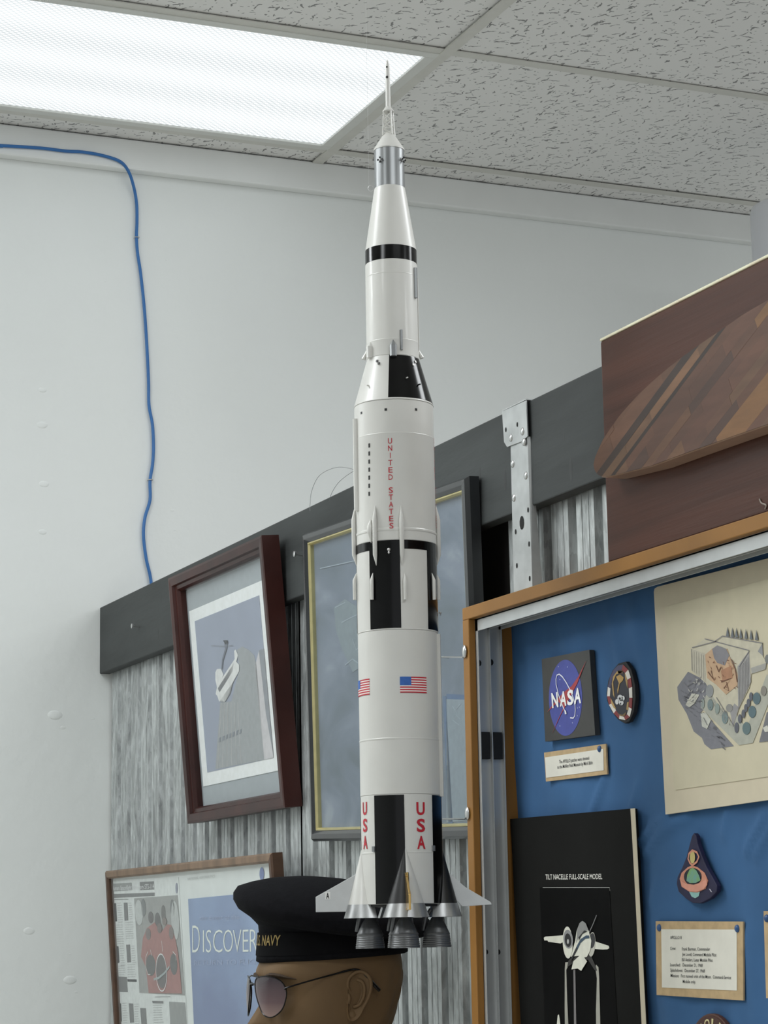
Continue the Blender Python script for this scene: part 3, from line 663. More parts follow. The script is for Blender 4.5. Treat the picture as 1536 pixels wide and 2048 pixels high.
# loose picture wire above it
wp = Plane((1.29, 3.2, 2.1))
wire = thing('picture_wire', wp.px(620, 1016), 'thin loose wire curling up over the dark board left of the rocket', 'wire')
M_wire = mat('thin_wire', (120, 122, 124), .4, .6, noise=.05)
for pts in ([(620, 1022), (620, 1010), (624, 980), (640, 950), (672, 935), (700, 937), (716, 944)], [(658, 1004), (664, 985), (680, 962), (708, 942), (722, 940)]):
    obj('strand', tube(smoothpts([wp.px(u, v) for u, v in pts], 5), .00035, 5), M_wire, wire)

# ---- lower framed display: newsletter and blue poster
xs = 1.26/1.29
DP = Plane((1.26, 0, 0), 3.7); DW = (4.445-3.498)*xs; DH = .66
DP.c = Vector((1.26, (4.445+3.498)/2*xs, CZ+.1285*xs))-DP.b*(DH/2)
M_dfr = mat('brown_frame_wood', (96, 78, 62), .5, k=.6, noise=.25, nscale=6, stretch=(1, 6, 1))
M_dfs = mat('dark_frame_wood', (58, 40, 28), .5, k=.6, noise=.25, nscale=6, stretch=(1, 1, 5))
disp = thing('framed_notice_board', DP.at(0, -DH/2, -.02), 'brown-framed board with a newsletter and a blue poster behind the mannequin', 'picture')
rails(DP, DW, DH, [(0, -.02), (0, -.003), (.003, .0), (.012, .0), (.015, -.003), (.016, -.02)], [M_dfr, M_dfs, M_dfr, M_dfs], disp)
obj('backing', sheet(DP, -DW/2+.008, DW/2-.008, -DH/2+.008, DH/2-.008, -.012, .005), mat('poster_grey_paper', (182, 184, 182), .8, k=.6, noise=.03, nscale=30), disp)
hd = -.0116; KD = .72
Z5 = lambda pts: [(200+x/5.12, 1700+y/5.12) for x, y in pts]
news = decal('newsletter', DP, Z5([(125, 300), (805, 280), (885, 1580), (930, 2350), (240, 2350), (185, 1500)]), hd, ink(196, 198, 196, KD), disp)
g_ = ink(104, 104, 104, KD); g2 = ink(130, 131, 130, KD); lt = ink(165, 166, 165, KD); dk = ink(48, 48, 50, KD)
for pts, m in (([(120, 345), (325, 335), (330, 410), (125, 425)], g2), ([(408, 328), (552, 320), (556, 405), (410, 412)], g_), ([(125, 452), (560, 436), (560, 470), (128, 492)], g_),
    ([(130, 545), (165, 545), (175, 730), (145, 735)], dk), ([(243, 540), (282, 538), (290, 720), (252, 725)], g_), ([(155, 985), (190, 985), (200, 1150), (165, 1170)], dk), ([(268, 970), (308, 968), (318, 1150), (280, 1152)], g_),
    ([(170, 1295), (275, 1300), (285, 1455), (180, 1450)], g_), ([(280, 1322), (375, 1325), (376, 1352), (284, 1348)], dk), ([(185, 1570), (215, 1570), (225, 1755), (195, 1760)], dk), ([(295, 1570), (340, 1572), (350, 1765), (308, 1770)], g_), ([(412, 1618), (470, 1620), (480, 1790), (425, 1790)], g_), ([(535, 1545), (648, 1548), (650, 1572), (540, 1570)], g_), ([(708, 1552), (872, 1562), (890, 1790), (720, 1790)], g2)):
    decal('news_block', DP, Z5(pts), hd+.0006, m, news, .0002)
for (x0, x1, y0, y1, n, dx) in ((175, 225, 545, 740, 9, 12), (290, 330, 545, 730, 9, 12), (148, 238, 770, 960, 9, 14), (255, 340, 745, 905, 8, 10), (200, 250, 985, 1180, 9, 12), (318, 360, 985, 1155, 8, 10), (170, 255, 1190, 1280, 5, 4), (278, 362, 1175, 1300, 6, 6), (225, 280, 1570, 1770, 9, 12), (350, 395, 1580, 1780, 9, 8), (540, 640, 1590, 1790, 9, 12), (130, 300, 508, 515, 1, 0), (565, 730, 1505, 1515, 1, 0)):
    for i in range(n):
        y = y0+(y1-y0)*i/max(1, n-1); s = dx*i/max(1, n-1); stroke('text_line', DP, Z5([(x0+s, y), (x1+s-random.uniform(0, 12), y-3)]), hd+.0008, .0011, lt if n > 1 else g_, news)
ptext('masthead_text', DP, 'Human Spaceflight Discovery STS-114', (224, 1781), (308, 1777), 9, hd+.001, ink(205, 205, 205, KD), news)
decal('round_seal', DP, Z5(ell(785, 390, 12, 55, 20)), hd+.0008, ink(122, 124, 138, KD), news, .0002)
crew = decal('crew_picture', DP, Z5([(350, 495), (795, 462), (870, 1487), (405, 1462)]), hd+.0008, ink(140, 140, 138, KD), news, .0002)
for cx, cy, a, b, c in ((445, 590, 24, 90, (108, 110, 110)), (742, 590, 22, 85, (106, 108, 108)), (400, 640, 40, 130, (172, 174, 172)), (770, 720, 40, 200, (166, 168, 166)), (590, 720, 28, 80, (92, 90, 90)), (650, 650, 22, 85, (98, 96, 94)), (520, 690, 26, 60, (96, 92, 92))):
    decal('figure', DP, Z5(ell(cx, cy, a, b, 18, -3)), hd+.0014, ink(*c, KD), crew, .0002)
decal('red_suits', DP, Z5([(480, 800), (560, 740), (620, 850), (690, 760), (730, 770), (770, 900), (800, 1060), (840, 1470), (500, 1465), (470, 1200), (420, 1090), (440, 900)]), hd+.0018, ink(146, 104, 100, KD), crew, .0002)
for cx, cy, a, b, c in ((495, 860, 26, 60, (112, 102, 100)), (610, 800, 24, 52, (110, 100, 98)), (730, 850, 24, 66, (112, 102, 100)), (660, 730, 22, 40, (114, 104, 100)), (520, 1180, 48, 110, (92, 92, 92)), (755, 1170, 36, 110, (90, 90, 90)), (628, 1240, 52, 180, (96, 92, 92))):
    decal('figure', DP, Z5(ell(cx, cy, a, b, 18, -3)), hd+.0022, ink(*c, KD), crew, .0002)
stroke('emblem_ring', DP, Z5(ell(628, 1255, 55, 190, 30, -2)), hd+.0028, .0022, ink(205, 205, 205, KD), crew, True)
stroke('emblem_swoosh', DP, Z5([(550, 1325), (600, 1310), (660, 1260), (710, 1195)]), hd+.003, .004, ink(150, 158, 158, KD), crew)
for pts in ([(490, 1040), (468, 1100), (470, 1200), (490, 1275), (515, 1275)], [(745, 1040), (775, 1075), (780, 1130)], [(632, 930), (640, 1040)], [(515, 1020), (530, 1080)]): stroke('emblem_arc', DP, Z5(pts), hd+.0028, .0018, ink(196, 196, 194, KD), crew)
def poster_blue():
    return mat('poster_blue', (104, 116, 148), .6, k=KD, noise=.1, nscale=5, stretch=(1, .7, .7), rgb2=(128, 146, 176))
post = decal('blue_poster', DP, [(376.5, 1798), (531, 1783), (548, 2330), (401, 2330)], hd, poster_blue(), disp)
W_ = ink(205, 208, 200, KD); W2 = ink(140, 150, 176, KD)
zt = lambda x, y: (180+x/2.2588, 1660+y/2.2588)
for ch, x, wd_, hgt, yb in (('D', 462, 34, 130, 556), ('I', 510, 5, 107, 555), ('S', 524, 24, 107, 555), ('C', 556, 42, 107, 555), ('O', 602, 44, 107, 554), ('V', 646, 38, 107, 554), ('E', 690, 26, 107, 553), ('R', 722, 34, 107, 552), ('Y', 760, 38, 107, 551)):
    bl = zt(x, yb); br = zt(x+wd_, yb-1); ptext('poster_letter', DP, ch, bl, br, hgt/2.2588, hd+.001, W_, post, -.016)
ptext('poster_small_text', DP, 'the Event of the', zt(495, 408), zt(675, 402), 9, hd+.001, W2, post)
ptext('poster_small_text', DP, 'RETURN TO FLIGHT', zt(470, 612), zt(800, 606), 10, hd+.001, W2, post, -.01)
ptext('poster_caption', DP, 'NATIONAL AERONAUTICS', zt(440, 226), zt(565, 214), 5, hd+.001, ink(160, 162, 160, KD), disp)
decal('round_seal', DP, [zt(x, y) for x, y in ell(776, 198, 10, 30, 20)], hd+.0006, ink(96, 108, 150, KD), disp, .0002)
obj('glass', sheet(DP, -DW/2+.014, DW/2-.014, -DH/2+.014, DH/2-.014, -.0045, .0015), glass_mat(), disp)

# ================================================================== STEEL STRAP ON THE DARK BOARD
SPL = Plane((XBD-.0035, 2.6, 2.1))
M_strap = mat('strap_zinc', (150, 152, 152), .4, .5, k=.62, noise=.12, nscale=25)
strap = thing('steel_strap', SPL.px(1046, 1185), 'perforated galvanised strap screwed over the dark board above the display case', 'bracket')
lo_ = [SPL.px(u, v) for u, v in ((1021, 886), (1054, 874), (1064, 1190), (1028, 1190))]
obj('strip', prism(lo_, Vector((.0015, 0, 0))), M_strap, strap)
s0, s1 = SPL.px(1054, 874), SPL.px(1064, 1190)
obj('flange', prism([s0, s1, s1+Vector((.014, -.002, 0)), s0+Vector((.003, -.002, 0))], Vector((0, -.0015, 0))), M_strap, strap)
UPX = XBD-.0055; UPL = Plane((UPX, 2.6, 2.1))
pl_ = [UPL.px(u, v) for u, v in ((1004, 823), (1052, 801), (1055, 872), (1045, 882), (1014, 894), (1008, 884))]
obj('top_plate', prism(pl_, Vector((.0015, 0, 0))), M_strap, strap)
a_, b_ = pl_[0], pl_[1]
obj('top_bend', prism([Vector((UPX, a_.y, ZB1+.0003)), Vector((UPX, b_.y, ZB1+.0003)), Vector((UPX+.03, b_.y, ZB1+.0003)), Vector((UPX+.03, a_.y, ZB1+.0003))], Vector((0, 0, .0015))), M_strap, strap)
for (u, v) in ((1022, 875.5), (1045, 863), (1048, 884), (1025.5, 927.6), (1052, 951), (1028, 995.5)):
    p = UPL.px(u, v) if v < 890 else SPL.px(u, v); obj('screw_head', ball(p, .0052, .45, 1, 1, 12), M_steel, strap, smooth=True)
M_hole = mat('dark_hole', (18, 18, 18), .8, noise=.1)
for (x, y, r) in ((228, 248, .0022), (285, 222, .0022), (339, 648, .0024), (277, 757, .0024), (344, 818, .0024), (283, 926, .0024), (347, 990, .0024), (308, 712, .0065)):
    pl__ = UPL if y < 300 else SPL; p = pl__.px(920+x/2.4935, 760+y/2.4935, .0003); obj('hole', ball(p, r, .06, 1, 1.5 if r < .004 else 1.4, 10), M_hole, strap)

# ================================================================== DISPLAY CASE
XF, XBK = 1.245, 1.3046                  # front of the wood frame, felt panel
k_ = XF/1.2
CYL, CYR = 2.5615*k_, 1.30               # outer left end, outer right end (beyond the view)
CZT, CZB = CZ+.3935*k_, .95              # top, bottom
wl = .0175*k_; wt = .0155*k_
M_oak = mat('oak_frame', (138, 97, 46), .5, k=.86, noise=.18, nscale=9, stretch=(1, .6, .6), spec=.3)
M_oakin = mat('oak_inside', (108, 66, 30), .5, k=.9, noise=.2, nscale=9, stretch=(1, 1, .3))
M_alu = mat('track_aluminium', (158, 160, 160), .38, .45, k=.66, noise=.04, nscale=30)
M_felt = mat('blue_felt', (43, 77, 113), .9, k=.62, noise=.12, nscale=7, bump=.35, bscale=9)
case = thing('display_case', ((XF+XB)/2, (CYL+CYR)/2, CZB), 'oak-framed wall display case lined with blue cloth', 'display case')
def abox(name, x0, x1, y0, y1, z0, z1, m, parent=case, bevel=.0012): return obj(name, box(x0, x1, y0, y1, z0, z1), m, parent, bevel=bevel)
# wood outer box: sides, top, bottom, back
abox('top_rail', XF, XB-.002, CYR, CYL, CZT-wt, CZT, M_oak)
abox('bottom_rail', XF, XB-.002, CYR, CYL, CZB, CZB+wt, M_oak)
for (ya, yb) in ((CYL-wl, CYL), (CYR, CYR+wl)): abox('side_rail', XF, XB-.002, ya, yb, CZB+wt, CZT-wt, M_oakin if False else M_oak)
abox('back_board', XBK+.004, XB-.003, CYR+wl, CYL-wl, CZB+wt, CZT-wt, M_oakin, bevel=0)
# cloth with soft folds
folds = [([(1335, 1636), (1300, 1655), (1275, 1690)], .005, .006), ([(1375, 1632), (1325, 1662), (1290, 1705)], .0045, .007), ([(1525, 1640), (1502, 1680), (1494, 1702)], .005, .007), ([(1545, 1650), (1512, 1710)], .004, .006), ([(1222, 1235), (1230, 1290), (1240, 1335)], .003, .012), ([(1265, 1230), (1280, 1300), (1285, 1360)], .003, .014), ([(1205, 1560), (1190, 1600), (1178, 1635)], .004, .007), ([(1452, 1628), (1445, 1668)], .003, .007), ([(1272, 1575), (1258, 1625)], .003, .007), ([(1312, 1770), (1304, 1805)], .003, .006), ([(1120, 1250), (1130, 1300)], .002, .012), ([(1500, 1880), (1510, 2040)], .0025, .014), ([(1330, 2010), (1345, 2048)], .003, .014)]
fsegs = []
for pts, amp, sg in folds:
    q = [onx(u, v, XBK) for u, v in pts]; fsegs += [((q[i].y, q[i].z), (q[i+1].y, q[i+1].z), amp, sg, k) for k, i in enumerate(range(len(q)-1))]
def fold_h(y, z):
    h = 0.0
    for (a, b, amp, sg, k) in fsegs:
        ax, az_ = a; bx, bz = b; dx, dz = bx-ax, bz-az_; t = ((y-ax)*dx+(z-az_)*dz)/(dx*dx+dz*dz); tc_ = max(0, min(1, t))
        d2 = (y-ax-dx*tc_)**2+(z-az_-dz*tc_)**2
        if d2 < 9*sg*sg: h = max(h, amp*math.exp(-d2/(sg*sg)))
    return h
V, Fc = [], []; ny, nz = 230, 170
y0_, y1_, z0_, z1_ = CYR+wl, CYL-wl, CZB+wt, CZT-wt
for i in range(ny+1):
    for j in range(nz+1):
        y = y0_+(y1_-y0_)*i/ny; z = z0_+(z1_-z0_)*j/nz
        f_ = .0014*math.sin(26*y+9*z)+.001*math.sin(55*y-23*z+1.3)+.0007*math.sin(90*(y+.35*z))
        V.append(Vector((XBK+.0015+f_*.8-fold_h(y, z), y, z)))
for i in range(ny):
    for j in range(nz): a = i*(nz+1)+j; Fc.append((a, a+1, a+nz+2, a+nz+1))
obj('cloth', (V, Fc), M_felt, case, smooth=True)
# aluminium sliding-door track: frame lip and two channels on the jamb, head and sill
xa0 = 1.2088*k_; xa1 = 1.2417*k_; yj = CYL-wl
def chan(name, seg):
    abox(name, *seg, M_alu, bevel=.0005)
la = .012
# jamb: three fins with two floors
xm = (xa0+xa1)/2
for ya, sgn in ((yj, -1), (CYR+wl, 1)):
    e = ya+sgn*.002
    abox('jamb_track', xa0, xa1, min(ya, e), max(ya, e), CZB+wt, CZT-wt, M_alu, bevel=0)
    for x in (xa0, xm-.0006, xa1-.0012):
        e2 = ya+sgn*.008; abox('jamb_lip', x, x+.0014, min(ya, e2), max(ya, e2), CZB+wt, CZT-wt, M_alu, bevel=.0003)
hz = CZT-wt
abox('head_track', xa0, xa1, CYR+wl, yj, hz-.002, hz, M_alu, bevel=0)
for x, dz in ((xa0, .016), (xm-.0006, .013), (xa1-.0012, .013)): abox('head_lip', x, x+.0014, CYR+wl, yj, hz-dz, hz, M_alu, bevel=.0003)
abox('sill_track', xa0, xa1, CYR+wl, yj, CZB+wt, CZB+wt+.004, M_alu, bevel=0)
for q, x in enumerate((xa0+.0055, xm+.0055)):
    p = ony(975, 1490, yj); zb = onx(975, 1466, xm).z; zc_ = onx(975, 1520, xm).z
    abox('door_bumper', x-.0042, x+.0085, yj-.0078, yj-.002, zc_, zb, mat('black_rubber', (16, 16, 17), .7, noise=.1), bevel=.0006)
    hp = onx((957 if q == 0 else 979), (1326 if q == 0 else 1325), x-.003); obj('track_hole', ball(Vector((x-.002, yj-.0021, hp.z)), .0035, 1, .1, 1.2, 10), M_hole, case)
    hp = onx(979, 1904, x); obj('track_hole', ball(Vector((x-.002, yj-.0021, hp.z)), .0028, 1, .1, 1.2, 10), M_hole, case)
# sliding glass panes
for q, (x, ya, yb) in enumerate(((xa0+.006, CYR+wl+.004, CYR+.55), (xm+.006, CYR+wl+.004, CYR+.57))):
    abox('glass_pane', x, x+.004, ya, yb, CZB+wt+.004, hz-.004, glass_mat(), bevel=0)
# hooks on the left side
for (u, v, ue, ve) in ((929, 1303, 884, 1314), (934.5, 1627, 886, 1638)):
    hp = onx(u, v, XF-.002); he = onx(ue, ve, XF+.02)
    hk = obj('hook_washer', ball(hp, .0068, .4, .8, 1.25, 12), M_steel, case, smooth=True)
    obj('hook_rod', tube([hp+Vector((0, .002, -.004)), hp+Vector((0, .006, -.0065)), he, he+Vector((.012, .004, 0))], .0012, 6), M_steel, case, smooth=True)

# ---- things pinned up inside: planes parallel to the cloth
def CP(h): return Plane((XBK-h, 2.2, 1.7))
KC = .78
def I(r, g, b): return ink(r, g, b, KC)
ZA = lambda pts: [(1070+x/6.4, 1280+y/6.4) for x, y in pts]
# space-agency plaque
p1 = CP(.0078)
plaque = thing('emblem_plaque', p1.px(1140, 1478), 'square black plaque with a round blue space emblem, top left in the case', 'plaque')
obj('panel', prism([p1.px(*q) for q in ZA([(85, 245), (695, 125), (770, 1215), (130, 1300)])], Vector((.0068, 0, 0))), [mat('plaque_black', (46, 45, 43), .5, k=KC, noise=.08, nscale=50)], plaque)
em = decal('emblem_disc', p1, ZA(ell(393, 740, 213, 487, 48, 0)), 0, I(58, 66, 138), plaque, .0003)
stroke('orbit_ring', p1, ZA([(398, 945), (360, 860), (300, 700), (270, 570), (268, 500), (280, 450), (310, 437), (350, 470), (400, 545), (450, 640), (490, 740), (512, 830), (516, 900), (508, 970), (490, 1000), (450, 995)]), .0009, .0016, I(205, 205, 215), em)
decal('red_wing', p1, ZA([(652, 270), (600, 400), (540, 560), (470, 690), (400, 830), (330, 960), (222, 1195), (300, 1010), (370, 860), (300, 790), (160, 920), (270, 770), (380, 660), (470, 590), (560, 460)]), .0006, I(150, 48, 52), em, .0002)
for (x, y) in ((415, 345), (320, 505), (320, 1100), (545, 870), (570, 860), (545, 970), (300, 340), (480, 1060)): decal('star', p1, ZA(ell(x, y, 4, 8, 8)), .0005, I(170, 175, 205), em, .0002)
for ch, bl, br, tl in (('N', (220, 865), (300, 852), (207, 683)), ('A', (318, 845), (402, 832), (320, 665)), ('S', (412, 832), (490, 818), (412, 650)), ('A', (500, 815), (588, 800), (500, 625))):
    B, R_, T = (p1.px(*ZA([q])[0], .0012) for q in (bl, br, tl)); obj('emblem_letter', text_quad(ch, B, R_, T, .03), I(222, 222, 218), em)
decal('rocket_mark', p1, ZA([(375, 890), (395, 905), (405, 945), (385, 950)]), .0014, I(220, 220, 220), em, .0002)
# oval mission patch
p2 = CP(.0065)
patch_o = thing('mission_patch', p2.px(1250, 1447), 'oval black-edged mission patch ringed with red and white flag stripes', 'patch')
outl = [(1160, 275), (1230, 380), (1275, 560), (1285, 740), (1262, 920), (1205, 1045), (1150, 1070), (1060, 1020), (980, 920), (920, 780), (910, 680), (935, 520), (990, 390), (1065, 300)]
obj('backing', prism([p2.px(*q) for q in ZA(outl)], Vector((.0055, 0, 0))), mat('patch_black', (18, 18, 20), .7, k=KC, noise=.1), patch_o, bevel=.0008)
ro = [(1130, 315), (1195, 380), (1228, 480), (1244, 600), (1248, 740), (1240, 880), (1215, 985), (1160, 1025), (1080, 1010), (1010, 940), (950, 830), (925, 720), (935, 600), (965, 470), (1010, 380), (1065, 325)]
ri = [(1110, 380), (1155, 425), (1185, 510), (1203, 620), (1210, 740), (1203, 860), (1180, 950), (1140, 985), (1085, 965), (1040, 900), (985, 810), (960, 720), (968, 620), (990, 500), (1030, 420), (1070, 385)]
decal('field', p2, ZA(ri), .0003, I(26, 24, 36), patch_o, .0002)
for i in range(16):
    j = (i+1) % 16; c = [(52, 50, 88)]*0 or ((118, 34, 36) if i % 2 == 0 else (205, 200, 192))
    if i in (12, 13, 14, 15): c = (58, 54, 84)
    decal('stripe', p2, ZA([ro[i], ro[j], ri[j], ri[i]]), .0003, I(*c), patch_o, .0003)
for pts, c in (([(1040, 470), (1090, 440), (1135, 480), (1125, 520), (1085, 560), (1060, 690), (1055, 640), (1075, 550)], (168, 134, 72)), ([(1000, 470), (1050, 400), (1130, 400), (1100, 420), (1040, 440), (1000, 540), (1010, 640), (1020, 740), (1000, 700), (985, 560)], (160, 130, 76)), ([(970, 740), (1000, 800), (1040, 880), (1010, 870), (975, 810)], (168, 136, 80)), ([(1150, 420), (1185, 520), (1185, 620), (1160, 520)], (160, 130, 76)), ([(1180, 800), (1200, 790), (1195, 900), (1170, 890)], (160, 130, 76)), ([(1060, 940), (1120, 960), (1170, 920), (1150, 975), (1100, 975)], (110, 84, 44)), ([(1060, 400), (1120, 390), (1130, 430), (1070, 430)], (92, 68, 42))):
    decal('gold_motif', p2, ZA(pts), .0007, I(*c), patch_o, .0002)
for (x, y, a, b) in ((1090, 740, 34, 40), (1050, 790, 22, 36), (1105, 800, 30, 36), (1130, 745, 20, 30)): decal('white_motif', p2, ZA(ell(x, y, a, b, 12)), .001, I(196, 196, 196), patch_o, .0002)
for (x, y, a, b) in ((1085, 750, 12, 16), (1115, 770, 10, 12), (1095, 815, 8, 12)): decal('dark_motif', p2, ZA(ell(x, y, a, b, 10)), .0014, I(30, 30, 34), patch_o, .0002)
# pinned card under the plaque
M_tan = mat('tan_card', (172, 148, 112), .8, k=KC, noise=.1, nscale=70); M_wht = mat('white_card', (206, 203, 192), .75, k=KC, noise=.03, nscale=40); M_txt = I(52, 52, 52)
M_pin = mat('blue_pin', (40, 76, 122), .35, k=KC, noise=.05)
p3 = CP(.003)
card1 = thing('label_card', p3.px(1155, 1558), 'small pinned card with two typed lines under the black plaque', 'card', 'typed cards pinned in the case')
obj('mount', prism([p3.px(*q) for q in ZA([(115, 1442), (905, 1328), (922, 1718), (140, 1812)])], Vector((.002, 0, 0))), M_tan, card1)
decal('paper', p3, ZA([(130, 1503), (876, 1393), (882, 1668), (145, 1764)]), .0002, M_wht, card1, .0003)
for s_, bl, br, hp_ in (('The APOLLO patches were donated', (308, 1580), (692, 1530), 6.6), ('to the Moffett Field Museum by Mark Balin', (284, 1648), (735, 1588), 6.6)):
    a, b_ = ZA([bl, br]); ptext('typed_line', p3, s_, a, b_, hp_, .0009, M_txt, card1, .008)
obj('pin', ball(p3.px(*ZA([(830, 1395)])[0]), .0042, .7, 1, 1, 10), M_pin, card1, smooth=True)
# cutaway drawing on beige board
p4 = CP(.006)
Z2 = lambda pts: [(1300+x/3.936, 1120+y/3.936) for x, y in pts]
draw = thing('cutaway_drawing', p4.px(1430, 1619), 'large cream sheet with a pencil cutaway drawing of a building', 'drawing')
M_crm = mat('cream_board', (188, 178, 156), .8, k=KC, noise=.03, nscale=30); M_crm2 = mat('cream_sheet', (186, 178, 154), .8, k=KC, noise=.03, nscale=30)
ex = [(30, 250), (36, 225), (60, 210), (1500, -160), (1560, 1800), (122, 2003)]
obj('mount', prism([p4.px(*q) for q in Z2(ex)], Vector((.0035, 0, 0))), M_crm, draw)
sh = decal('paper', p4, Z2([(122, 370), (1480, 0), (1520, 1620), (205, 1810), (192, 1790)]), .0002, M_crm2, draw, .0006)
hb = .001
n_draw = 0
def dr(pts, c, dh=0.0, nm='drawn_shape'): decal(nm, p4, Z2(pts), hb+dh, I(*c), sh, .0002)
dr([(215, 1000), (300, 880), (420, 940), (520, 1080), (400, 1200), (480, 1260), (660, 1465), (480, 1490), (430, 1450), (410, 1400), (345, 1350), (290, 1210), (225, 1100)], (112, 112, 118))
dr([(445, 1060), (600, 1100), (760, 1330), (920, 900), (1000, 960), (810, 1440), (700, 1458), (480, 1240), (400, 1160)], (158, 158, 146), .0002)
dr([(325, 695), (430, 620), (520, 640), (580, 598), (885, 650), (890, 760), (915, 800), (910, 860), (800, 890), (785, 1000), (700, 1170), (660, 1310), (500, 1080), (440, 970), (330, 870)], (180, 174, 154), .0003)
dr([(780, 715), (795, 960), (695, 1180), (690, 840)], (140, 138, 136), .0005); dr([(665, 1130), (700, 1160), (655, 1315), (630, 1190)], (136, 134, 134), .0005)
dr([(885, 655), (890, 755), (850, 720)], (130, 130, 132), .0005); dr([(795, 850), (915, 810), (910, 860), (800, 895)], (150, 148, 142), .0005); dr([(330, 700), (440, 740), (440, 960), (330, 870)], (172, 166, 150), .0005)
dr([(435, 745), (500, 690), (610, 700), (640, 800), (690, 900), (690, 985), (600, 1060), (520, 980), (450, 930)], (176, 146, 116), .0007)
dr([(490, 700), (530, 672), (600, 700), (625, 750), (590, 830), (530, 810), (505, 770)], (118, 116, 120), .0009)
dr([(560, 870), (640, 830), (650, 930), (570, 950)], (156, 114, 86), .0009)
for pts in ([(455, 880), (500, 940), (480, 870)], [(560, 960), (640, 930), (580, 1010), (620, 1030), (600, 960)], [(520, 830), (540, 880), (560, 840)], [(640, 780), (670, 860), (685, 960)]): stroke('drawn_line', p4, Z2(pts), hb+.0014, .0014, I(98, 62, 44), sh)
for (x, y, a, b, c) in ((840, 1090, 30, 48, (78, 98, 104)), (805, 1195, 30, 48, (78, 98, 104)), (760, 1325, 32, 50, (86, 104, 106)), (795, 1075, 14, 34, (84, 86, 94)), (775, 1125, 14, 34, (84, 86, 94)), (755, 1165, 14, 32, (84, 86, 94)), (735, 1210, 14, 34, (84, 86, 94)), (708, 1250, 15, 36, (84, 86, 94)), (682, 1320, 17, 42, (84, 86, 94)), (895, 1030, 22, 40, (120, 116, 108)), (475, 1140, 22, 45, (106, 120, 120)), (530, 1170, 18, 42, (126, 136, 130)), (590, 1240, 24, 50, (108, 124, 124)), (625, 1165, 26, 32, (128, 126, 122)), (470, 1030, 30, 50, (128, 130, 130)), (415, 1130, 14, 40, (128, 136, 132)), (925, 780, 20, 36, (108, 110, 108))):
    dr(ell(x, y, a, b, 14), c, .0008, 'drawn_tree')
for i, x in enumerate((610, 648, 680, 714, 755, 795, 838)): dr([(x, 528+4*i), (x+14, 600+5*i), (x-12, 600+5*i)], (96, 100, 104), .0008, 'drawn_fir')
dr([(280, 1140), (330, 1050), (390, 1060), (350, 1130), (310, 1160)], (178, 176, 164), .0006); dr([(400, 1210), (440, 1200), (480, 1260), (450, 1330), (410, 1310)], (176, 176, 166), .0006)
for pts in ([(255, 960), (330, 1040)], [(290, 990), (360, 950)], [(330, 910), (430, 980), (360, 1040)], [(350, 980), (400, 920)], [(280, 1080), (320, 1020)], [(420, 1240), (450, 1300)], [(330, 690), (520, 640)], [(430, 620), (780, 712)], [(700, 840), (780, 715)], [(325, 700), (330, 870)], [(510, 640), (570, 598), (885, 655)], [(520, 1080), (660, 1310)]): stroke('drawn_line', p4, Z2(pts), hb+.0012, .0009, I(112, 110, 112), sh)
dr([(920, 1200), (1100, 1100), (1150, 1400), (860, 1435)], (104, 104, 108), .0003); dr([(890, 1320), (925, 1300), (940, 1350), (905, 1355)], (190, 188, 178), .0008)
rd = random.Random(11)
gr_ = I(128, 126, 122); dk_ = I(96, 96, 100)
for k in range(60):      # pencil hatching: dark ground, shrubs and machinery
    t = rd.random(); x = 240+t*330; y = 1060+t*360+rd.uniform(-60, 60)
    stroke('drawn_line', p4, Z2([(x, y), (x+26, y+16)]), hb+.0008, .0006, dk_, sh)
for k in range(50):
    x = rd.uniform(470, 640); y = 1080+(x-470)*.9+rd.uniform(0, 90); stroke('drawn_line', p4, Z2([(x, y), (x+rd.uniform(-8, 8), y-14)]), hb+.0012, .0006, gr_, sh)
for k in range(34):
    x = rd.uniform(255, 430); y = rd.uniform(930, 1120); a = rd.uniform(0, 6.28); stroke('drawn_line', p4, Z2([(x, y), (x+18*math.cos(a), y+24*math.sin(a))]), hb+.0013, .0008, dk_ if k % 2 else I(186, 184, 174), sh)
for k in range(26):
    x = rd.uniform(455, 680); y = rd.uniform(760, 1010); a = rd.uniform(0, 6.28); stroke('drawn_line', p4, Z2([(x, y), (x+16*math.cos(a), y+22*math.sin(a))]), hb+.0014, .0008, I(112, 74, 54) if k % 3 else I(150, 110, 84), sh)
for k in range(7): x = 700+12*k; stroke('drawn_line', p4, Z2([(x, 850-14*k), (x+3, 1150-24*k)]), hb+.001, .0007, I(120, 118, 118), sh)
for k in range(5): x = 345+19*k; stroke('drawn_line', p4, Z2([(x, 715+8*k), (x+2, 880+16*k)]), hb+.001, .0006, I(150, 146, 134), sh)
# black poster with the aircraft on a wind-tunnel stand
p5 = CP(.0095)
Z3 = lambda pts: [(1010+x/5.2966, 1700+y/5.2966) for x, y in pts]
bpost = thing('aircraft_poster', p5.px(1160, 2120), 'tall black poster of a white jet aircraft model on struts', 'poster')
M_bp = mat('poster_black', (22, 22, 21), .7, k=KC, noise=.08, nscale=20, spec=.08)
zl = [(1020, 1638), (1261.6, 1617.3), (1266, 1690), (1272, 1800), (1288, 2130), (1046, 2130), (1031, 1850), (1026, 1743), (1023, 1680)]
obj('panel', prism([p5.px(*q) for q in zl], Vector((.0085, 0, 0))), M_bp, bpost)
decal('paper_edge', p5, [(1261.6, 1617.3), (1270.5, 1616.3), (1297, 2130), (1288, 2130), (1272, 1800), (1266, 1690)], -.0004, M_crm, bpost, .0006)
decal('dark_photo', p5, Z3([(370, 398), (1108, 398), (1150, 1100), (1220, 2300), (440, 2300)]), .0002, mat('poster_photo_black', (9, 9, 9), .6, k=KC, noise=.3, nscale=8, spec=.06), bpost, .0003)
